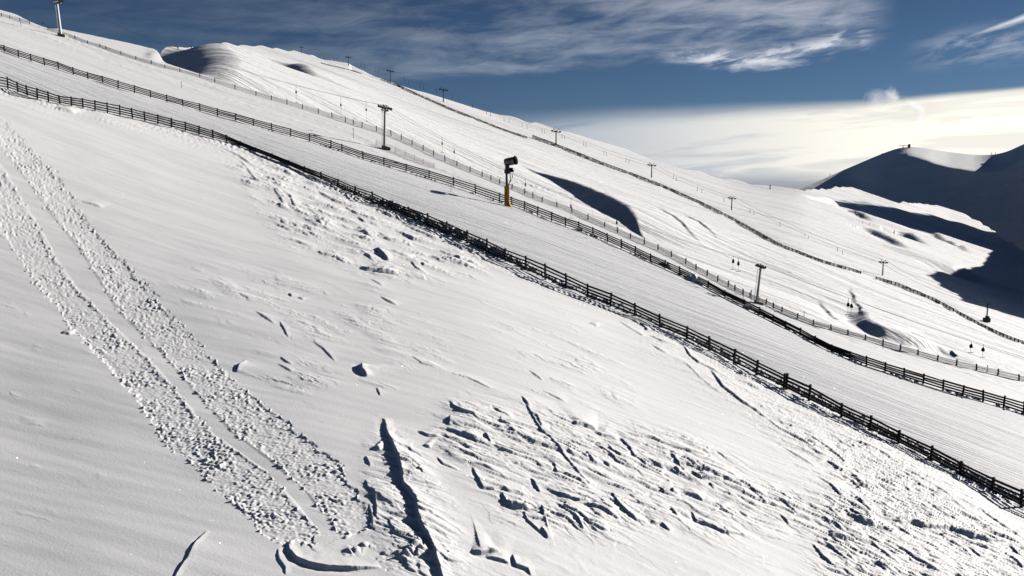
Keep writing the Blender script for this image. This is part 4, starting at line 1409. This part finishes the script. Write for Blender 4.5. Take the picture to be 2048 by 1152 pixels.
mb = MB()
ca_, sa_ = math.cos(math.radians(22)), math.sin(math.radians(22))
mb.box(gp(-0.5, -17), Vector((ca_, sa_, 0)) * 4.0 * P, Vector((-sa_, ca_, 0)) * 3.6 * P, Z * 23 * P)
o = mb.build('padding', M['yellow'], root, bevel=0.06)
mb = MB()
mb.box(gp(-0.5, -18) + Vector((ca_, sa_, 0)) * 4.1 * P, Vector((ca_, sa_, 0)) * 0.5 * P, Vector((-sa_, ca_, 0)) * 3.2 * P, Z * 20 * P)
mb.build('padding_flap', M['yellow'], root, bevel=0.03)
mb = MB()
mb.tube([gp(1, -5), gp(5, 0), gp(10, 5)], [.30, .26, .16], 10)
mb.build('padding_skirt', M['yellow'], root, smooth=True)
mb = MB()
for k_ in range(4):
    o_ = gp(-0.5, 0) + Vector((ca_, sa_, 0)) * (-3 + 2.0 * k_) * P - Vector((-sa_, ca_, 0)) * 3.65 * P
    mb.tube([o_ + Z * 39 * P, o_ - Z * 3 * P], 0.015, 5)
mb.build('strap_seam', M['orange'], root)
mb = MB()
mb.tube([gp(-0.5, -38), gp(-0.5, -66)], [2.5 * P, 2.3 * P], 14)
mb.build('mast', M['green'], root, smooth=True)
mb = MB()
mb.box(gp(2, -68), Xv * 5.0 * P, Yv * .30, Z * 4.5 * P)
mb.box(gp(-3.0, -68), Xv * 2.2 * P, Yv * .36, Z * 4.0 * P)
mb.build('valve_box', M['dark'], root, bevel=0.03)
mb = MB()
for s_ in (-1, 1):
    mb.box(gp(0.5, -74, s_ * .66), Xv * 4.2 * P, Yv * .05, Z * 8 * P)
mb.box(gp(1.0, -65), Xv * 2.6 * P, Yv * .62, Z * 1.0 * P)
mb.build('fork', M['dark'], root, bevel=0.01)
mb = MB()
mb.box(gp(8, -71, -.15), Xv * 4.0 * P, Yv * .28, Z * 4.2 * P)
mb.build('motor_housing', M['black'], root, bevel=0.04)
mb = MB()
mb.tube([gp(13, -67, -.15), gp(13, -71, -.15)], [1.4 * P, 1.4 * P], 10)
mb.build('pressure_gauge', M['yellow'], root)
ax = Vector((0.90, -0.40, 0.17)).normalized()
c0 = gp(8.5, -88)
rr = 7.8 * P
lat = ax.cross(Z).normalized()
upv = lat.cross(ax).normalized()


def barrel(name, a0, a1, r0, r1, mat, inner=None):
    mb = MB()
    mb.tube([c0 + ax * a0 * P, c0 + ax * a1 * P], [r0, r1], 24, cap=False)
    if inner:
        mb.tube([c0 + ax * a1 * P, c0 + ax * a0 * P], [inner, inner], 24, cap=False)
        s1 = 24
        for k in range(24):
            q = (k + 1) % 24
            mb.f.append([s1 + k, s1 + q, 2 * s1 + (24 - 0) * 0 + q, 2 * s1 + k])
    return mb.build(name, mat, root, smooth=True)


bar = MB()
bar.tube([c0 + ax * -13.5 * P, c0 + ax * -12.5 * P, c0 + ax * -9 * P, c0 + ax * 9 * P], [rr * .80, rr * .95, rr, rr], 28, cap=False)
bar.tube([c0 + ax * 9 * P, c0 + ax * -12 * P], [rr * .93, rr * .8], 28, cap=False)
barrel_o = bar.build('barrel', M['grey'], root, smooth=True)
# curved colour panels on the barrel's flank: orange waves on white
for nm, mt, lo, hi, off in (('white_panel', M['white'], -0.62, 0.22, 1.012), ('orange_panel', M['orange'], 0.08, 0.42, 1.02)):
    v, f_ = [], []
    nseg, nrow = 26, 6
    for i in range(nseg + 1):
        u = i / nseg
        a = -12 + 20.5 * u
        wv = 0.22 * math.sin(u * 7.0 + 0.8)
        for j in range(nrow + 1):
            th = lo + (hi - lo) * j / nrow + (wv if nm == 'orange_panel' or j == nrow else 0)
            ang = math.radians(180) + (-th) * 1.35
            d = (-lat) * math.cos(ang) * -1 + upv * math.sin(ang) * -1
            d = (-lat if (-lat).y < 0 else lat) * math.cos(th * 1.35) + upv * math.sin(th * 1.35)
            v.append(c0 + ax * a * P + d * rr * off)
    for i in range(nseg):
        for j in range(nrow):
            b = i * (nrow + 1) + j
            f_.append([b, b + nrow + 1, b + nrow + 2, b + 1])
    mb = MB()
    mb.v, mb.f = v, f_
    mb.build(nm, mt, root, smooth=True)
mb = MB()
mb.tube([c0 + ax * 7.8 * P, c0 + ax * 9.3 * P, c0 + ax * 10.8 * P, c0 + ax * 10.8 * P, c0 + ax * 9.0 * P], [rr * 1.06, rr * 1.10, rr * 1.08, rr * .93, rr * .90], 28, cap=False)
mb.build('nozzle_ring', M['black'], root, smooth=True)
mb = MB()
mb.tube([c0 + ax * 2 * P, c0 + ax * 7 * P, c0 + ax * 9 * P], [rr * .35, rr * .33, rr * .1], 14)
for k in range(9):
    a = 2 * math.pi * k / 9
    d = lat * math.cos(a) + upv * math.sin(a)
    mb.beam(c0 + ax * 5 * P + d * rr * .3, c0 + ax * 5 * P + d * rr * .9, .05, .22, ax)
nb = len(mb.v)
for k in range(24):
    a = 2 * math.pi * k / 24
    mb.v.append(c0 + ax * 7.2 * P + (lat * math.cos(a) + upv * math.sin(a)) * rr * .925)
mb.f.append([nb + k for k in range(24)])
mb.build('fan', M['black'], root)
mb = MB()
mb.tube([c0 + ax * 8.6 * P + upv * rr * 1.0, c0 + ax * 8.6 * P + upv * rr * 1.35], [.06, .04], 8)
mb.build('lifting_eye', M['dark'], root)
for q in (0, 1):
    mb = MB()
    mb.tube([gp(6 + 4 * q, -64, -.2), gp(7 + 4 * q, -57, -.25), gp(6.5 + 1 * q, -50, -.25), gp(4, -44, -.2), gp(3 - q, -40, -.15)], 0.05, 8)
    mb.build('hose', M['black'], root, smooth=True)

# ------------------------------------------------------------------ red safety net and marker poles
netp = [(752, 290, 278), (790, 304, 292), (810, 313, 301), (828, 321, 309), (846, 328, 318), (868, 337, 326)]
gs = [(hit(x, b, (near,)), t) for x, b, t in netp]
root = thing('safety_net', "faded red safety net on thin poles below the middle lift pylon", 'safety net', gs[0][0])
tp = []
for (gg, t), (x, b, _) in zip(gs, netp):
    H = (float(ray(x, t)[1]) * gg.y - gg.z)
    mb = MB()
    mb.tube([gg - Vector((0, 0, .3)), gg + Vector((0.05, 0, H))], .03, 6)
    mb.build('pole', M['red'], root)
    tp.append((gg, H))
mb = MB()
for r in range(7):
    for (a, Ha), (b, Hb) in zip(tp[:-1], tp[1:]):
        mb.beam(a + Z * Ha * (.12 + .12 * r), b + Z * Hb * (.12 + .12 * r), .012, .014)
for (a, Ha), (b, Hb) in zip(tp[:-1], tp[1:]):
    n_ = 22
    for q in range(1, n_):
        e = a.lerp(b, q / n_)
        Hq = Ha + (Hb - Ha) * q / n_
        mb.beam(e + Z * .12 * Hq, e + Z * .84 * Hq, .012, .012)
mb.build('netting', M['pink'], root)

MARK = [(42, 55, 44, 'beside the lift lane at the upper left corner'), (707, 277, 256, 'on the lift lane just left of the middle pylon'), (363, 176, 163, 'on the upper piste left of the shaded summit side'),
        (1486, 603, 582, 'left of the leaning pylon behind the four-rail fence'), (1502, 604, 580, 'close beside the leaning pylon'), (1608, 633, 623, 'behind the net fence right of the leaning pylon'),
        (1766, 697, 681, 'on the strip of piste at the lower right'), (1974, 745, 731, 'at the net fence near the right edge'), (902, 384, 366, 'below the net fence left of the snow gun')]
for x, b, t, where in MARK:
    gg = hit(x, b, (near,))
    H = float(ray(x, t)[1]) * gg.y - gg.z
    mb = MB()
    mb.tube([gg - Z * .3, gg + Z * H], [.035, .03], 6)
    mb.tube([gg + Z * H * .82, gg + Z * H * 1.0], [.06, .06], 6)
    o = mb.build('marker_pole', M['rust'], None, origin=gg)
    tag(o, "thin piste marker pole " + where, 'marker pole', 'piste marker poles')

# ------------------------------------------------------------------ far drag lift
def far_tower(bx, by, hpx, label, mat, arms=True, base=False, up=0.0):
    gg = hit(bx, by, (far,))
    H = hpx * gg.y / F
    root = thing('far_lift_pylon', label, 'lift pylon', gg, "small pylons of the far lift line")
    k = H / 8
    mb = MB()
    mb.tube([gg - Z * 1.0 * k, gg + Z * H * .9], [.34 * k, .24 * k], 8)
    mb.build('pole', mat, root)
    lft = Vector((1, .25, -.12)).normalized()
    if arms:
        c = gg + Z * H * .80
        mb = MB()
        mb.beam(c - lft * 2.3 * k, c + lft * 2.3 * k, .3 * k, .35 * k)
        for s_ in (-1, 1):
            mb.box(c + lft * s_ * 2.0 * k + Z * .35 * k, (.55 * k, 0, 0), (0, .25 * k, 0), (0, 0, .25 * k))
            mb.beam(c + lft * s_ * .2 * k, c + lft * s_ * 1.5 * k + Z * 1.6 * k, .22 * k, .22 * k)
        mb.build('crossarm', M['brown'], root)
    else:
        mb = MB()
        mb.tube([gg + Z * H * .9, gg + Z * H], [.5 * k, .3 * k], 8)
        mb.build('pole_cap', M['brown'], root)
    if base:
        mb = MB()
        mb.box(gg + Z * .9 * k, (1.25 * k, 0, 0), (0, 1.0 * k, 0), (0, 0, 0.9 * k))
        mb.box(gg + Z * 2.2 * k + Vector((.2 * k, 0, 0)), (0.7 * k, 0, 0), (0, .6 * k, 0), (0, 0, .35 * k))
        mb.build('machine_housing', M['dgreen'], root, bevel=0.15 * k)
    return gg, H


FT = [(603, 105, 13, "far lift pylon nearest the summit, tiny on the skyline", 'brown', True, False), (697, 131, 19, "second far lift pylon below the summit on the skyline", 'brown', True, False),
      (781, 159, 24, "third far lift pylon, standing where the plank fence meets the skyline", 'brown', True, False), (887, 204, 28, "far lift pylon poking above the skyline, lowest of those against blue sky", 'brown', True, False),
      (1112, 290, 32, "far lift pylon whose top just touches the hill edge under the cloud bank", 'brown', True, False), (1303, 355, 29, "far lift pylon standing on bright snow above the dark hollow's right end", 'brown', True, False),
      (1463, 420, 28, "far lift pylon close above the plank fence on the right half of the hill", 'brown', True, False), (1765, 551, 32, "rusty red far lift pylon with crossarm at the gap of the plank fence", 'rust', True, False),
      (1973, 644, 38, "short red mast rising from a dark green machine housing", 'rust', False, True)]
ft = []
for (bx, by, hp, lab, mt, ar, bs) in FT:
    ft.append(far_tower(bx, by, hp, lab, M[mt], ar, bs))
for i in range(2):
    mb = MB()
    pts = []
    for (a, Ha), (b, Hb) in zip(ft[:-1], ft[1:]):
        o = Vector((-1 + 2 * i, 0, 0)) * Ha * .25
        s = sag(a + Z * Ha * .86 + o, b + Z * Hb * .86 + o, 8, 1.2)
        pts += s if not pts else s[1:]
    mb.tube(pts, 0.035, 4)
    o = mb.build('far_lift_rope', M['cable'])
    tag(o, "thin rope of the far lift strung between its small pylons, " + ("right strand" if i else "left strand"), 'rope')
FH = [(640, 110), (648, 112), (668, 116), (674, 117), (722, 128), (729, 131), (750, 138), (757, 141), (809, 156), (817, 160), (840, 169), (847, 172), (873, 180), (905, 192), (945, 210), (973, 222), (981, 226), (1008, 236), (1018, 239),
      (1044, 247), (1054, 251), (1084, 259), (1089, 261), (1124, 270), (1129, 272), (1167, 285), (1172, 287), (1208, 303), (1213, 305), (1252, 318), (1258, 321), (1347, 352), (1353, 356), (1395, 376), (1404, 380), (1448, 397), (1500, 420), (1508, 424),
      (1560, 447), (1610, 470), (1617, 474), (1675, 497), (1685, 503)]
pxs = [to_px(a.x, a.y, a.z)[0] for a, _ in ft]
Ys = [a.y for a, _ in ft]
first = None
for (x, y) in FH:
    Yd = float(np.interp(x, pxs, Ys))
    p = at_depth(x, y - 3, Yd)
    l = 8.0 * Yd / F
    if first is None or True:
        mb = MB()
        k = l / 3.0
        mb.tube([p, p - Z * l], .05 * k + .02, 4)
        mb.box(p - Z * l, (.30 * k, 0, 0), (0, .2 * k, 0), (0, 0, .22 * k))
        mb.box(p - Z * l * .45, (.16 * k, 0, 0), (0, .16 * k, 0), (0, 0, .30 * k))
        o = mb.build('far_tow_hanger', M['brown'], None, origin=p)
    tag(o, "tiny dark tow hanger dangling from the far lift rope", 'tow hanger', 'tow hangers on the far lift')

# ------------------------------------------------------------------ small things on the skylines
gg = hit(1815, 296, (mount,))
k = gg.y / F
root = thing('summit_station', "small T-shaped lift station on top of the shaded mountain", 'lift station', gg)
b0 = gg
mb = MB()
mb.box(b0 + Vector((-9 * k, 0, 2.0 * k)), (.5 * k, 0, 0), (0, .5 * k, 0), (0, 0, 3.0 * k))
mb.build('mast', M['brown'], root)
mb = MB()
mb.beam(b0 + Vector((-17 * k, 0, 5 * k)), b0 + Vector((2 * k, 0, 5 * k)), .8 * k, .9 * k)
mb.build('arm', M['brown'], root)
mb = MB()
mb.box(b0 + Vector((3 * k, 0, 2.2 * k)), (1.8 * k, 0, 0), (0, 1.5 * k, 0), (0, 0, 2.6 * k))
mb.tube([b0 + Vector((3 * k, -1.6 * k, 6 * k)), b0 + Vector((3 * k, 1.6 * k, 6 * k))], 1.9 * k, 12)
mb.build('cabin', M['dark'], root)
for (x, y, lab) in ((1765, 311, "small post on the left shoulder of the shaded mountain"), (1660, 353, "small post low on the mountain's left ridge"), (1983, 310, "left one of two tiny posts in the mountain saddle"), (1991, 310, "right one of two tiny posts in the mountain saddle"), (1965, 329, "small dark shelter in the sunlit mountain bowl")):
    gg = hit(x, y, (mount,))
    k = gg.y / F
    mb = MB()
    if 'shelter' in lab:
        mb.box(gg + Z * .5 * k, (2.6 * k, 0, 0), (0, 1.5 * k, 0), (0, 0, .8 * k))
        mb.box(gg + Z * 1.5 * k, (1.5 * k, 0, 0), (0, 1.0 * k, 0), (0, 0, .5 * k))
    else:
        mb.tube([gg - Z * k, gg + Z * 3.5 * k], [.35 * k, .3 * k], 6)
        mb.box(gg + Z * 3.8 * k, (.9 * k, 0, 0), (0, .6 * k, 0), (0, 0, .7 * k))
    o = mb.build('shelter' if 'shelter' in lab else 'mountain_post', M['brown'], None, origin=gg)
    tag(o, lab, 'shelter' if 'shelter' in lab else 'post', None if 'shelter' in lab else 'posts on the mountain')
for (x, y, hp, lab) in ((1540, 379, 9, "dark post on the saddle between hillside and mountain"), (356, 100, 6, "thicker one of the tiny dark posts on the snow crest at the left"), (383, 98, 5, "right one of the tiny dark posts on the snow crest at the left")):
    gg = hit(x, y, (far,))
    k = gg.y / F
    mb = MB()
    mb.tube([gg - Z * k, gg + Z * hp * k], [.9 * k, .7 * k], 6)
    mb.box(gg + Z * hp * k * .9, (1.3 * k, 0, 0), (0, 1 * k, 0), (0, 0, .8 * k))
    o = mb.build('crest_post', M['brown'], None, origin=gg)
    tag(o, lab, 'post', 'dark posts on the crests')
gg = hit(88, 54, (near,))
k = gg.y / F
root = thing('trestle_mast', "small twin-legged trestle mast on the skyline left of the tall pale pylon", 'mast', gg)
for s_ in (-1, 1):
    mb = MB()
    mb.beam(gg + Vector((-2 * k + s_ * 1.6 * k, 0, -1)), gg + Vector((-2 * k + s_ * 1.4 * k, 0, 19 * k)), .35 * k, .35 * k)
    mb.build('leg', M['rust'], root)
mb = MB()
mb.beam(gg + Vector((-5 * k, 0, 9 * k)), gg + Vector((2.5 * k, 0, 8 * k)), .8 * k, .9 * k)
mb.build('crossarm', M['brown'], root)

# ------------------------------------------------------------------ plume of made snow over the mountain
m = bpy.data.materials.new("blown_snow_spray")
m.use_nodes = True
k = NT(m.node_tree)
k.n.clear()
tcs = k.add('ShaderNodeTexCoord')
geo = k.add('ShaderNodeNewGeometry')
ln = k.add('ShaderNodeVectorMath', operation='LENGTH')
k.l.new(tcs.outputs['Object'], ln.inputs[0])
n_a = k.noise(geo.outputs['Position'], 0.028, 7, 0.62, 0.9)
core = k.math('SUBTRACT', 1.0, ln.outputs['Value'])
den = k.maprange(k.math('ADD', k.math('MULTIPLY', core, 0.55), k.math('MULTIPLY', n_a, 1.05)), 0.74, 1.15, 0.0, 0.07)
pv = k.add('ShaderNodeVolumePrincipled')
pv.inputs['Color'].default_value = (0.98, 0.98, 0.98, 1)
pv.inputs['Anisotropy'].default_value = 0.35
k.put(pv.inputs['Density'], den)
out = k.add('ShaderNodeOutputMaterial')
k.l.new(pv.outputs[0], out.inputs['Volume'])
Yp = 1600.0
q = Yp / F
for (x, y, rx_, ry_, rot_, lab) in ((1836, 234, 24, 54, -10, "bright standing column of blown artificial snow above the mountain saddle"), (1778, 200, 84, 36, 12, "ragged white drift of blown snow spreading from the top of the column")):
    bm = bmesh.new()
    bmesh.ops.create_icosphere(bm, subdivisions=3, radius=1.0)
    me = bpy.data.meshes.new('snow_spray')
    bm.to_mesh(me)
    bm.free()
    me.materials.append(m)
    o = bpy.data.objects.new('snow_spray', me)
    COL.objects.link(o)
    o.location = at_depth(x, y, Yp)
    o.scale = (rx_ * q, 20 * q, ry_ * q)
    o.rotation_euler = (0, math.radians(rot_), 0)
    tag(o, lab, 'snow spray', kind='stuff')
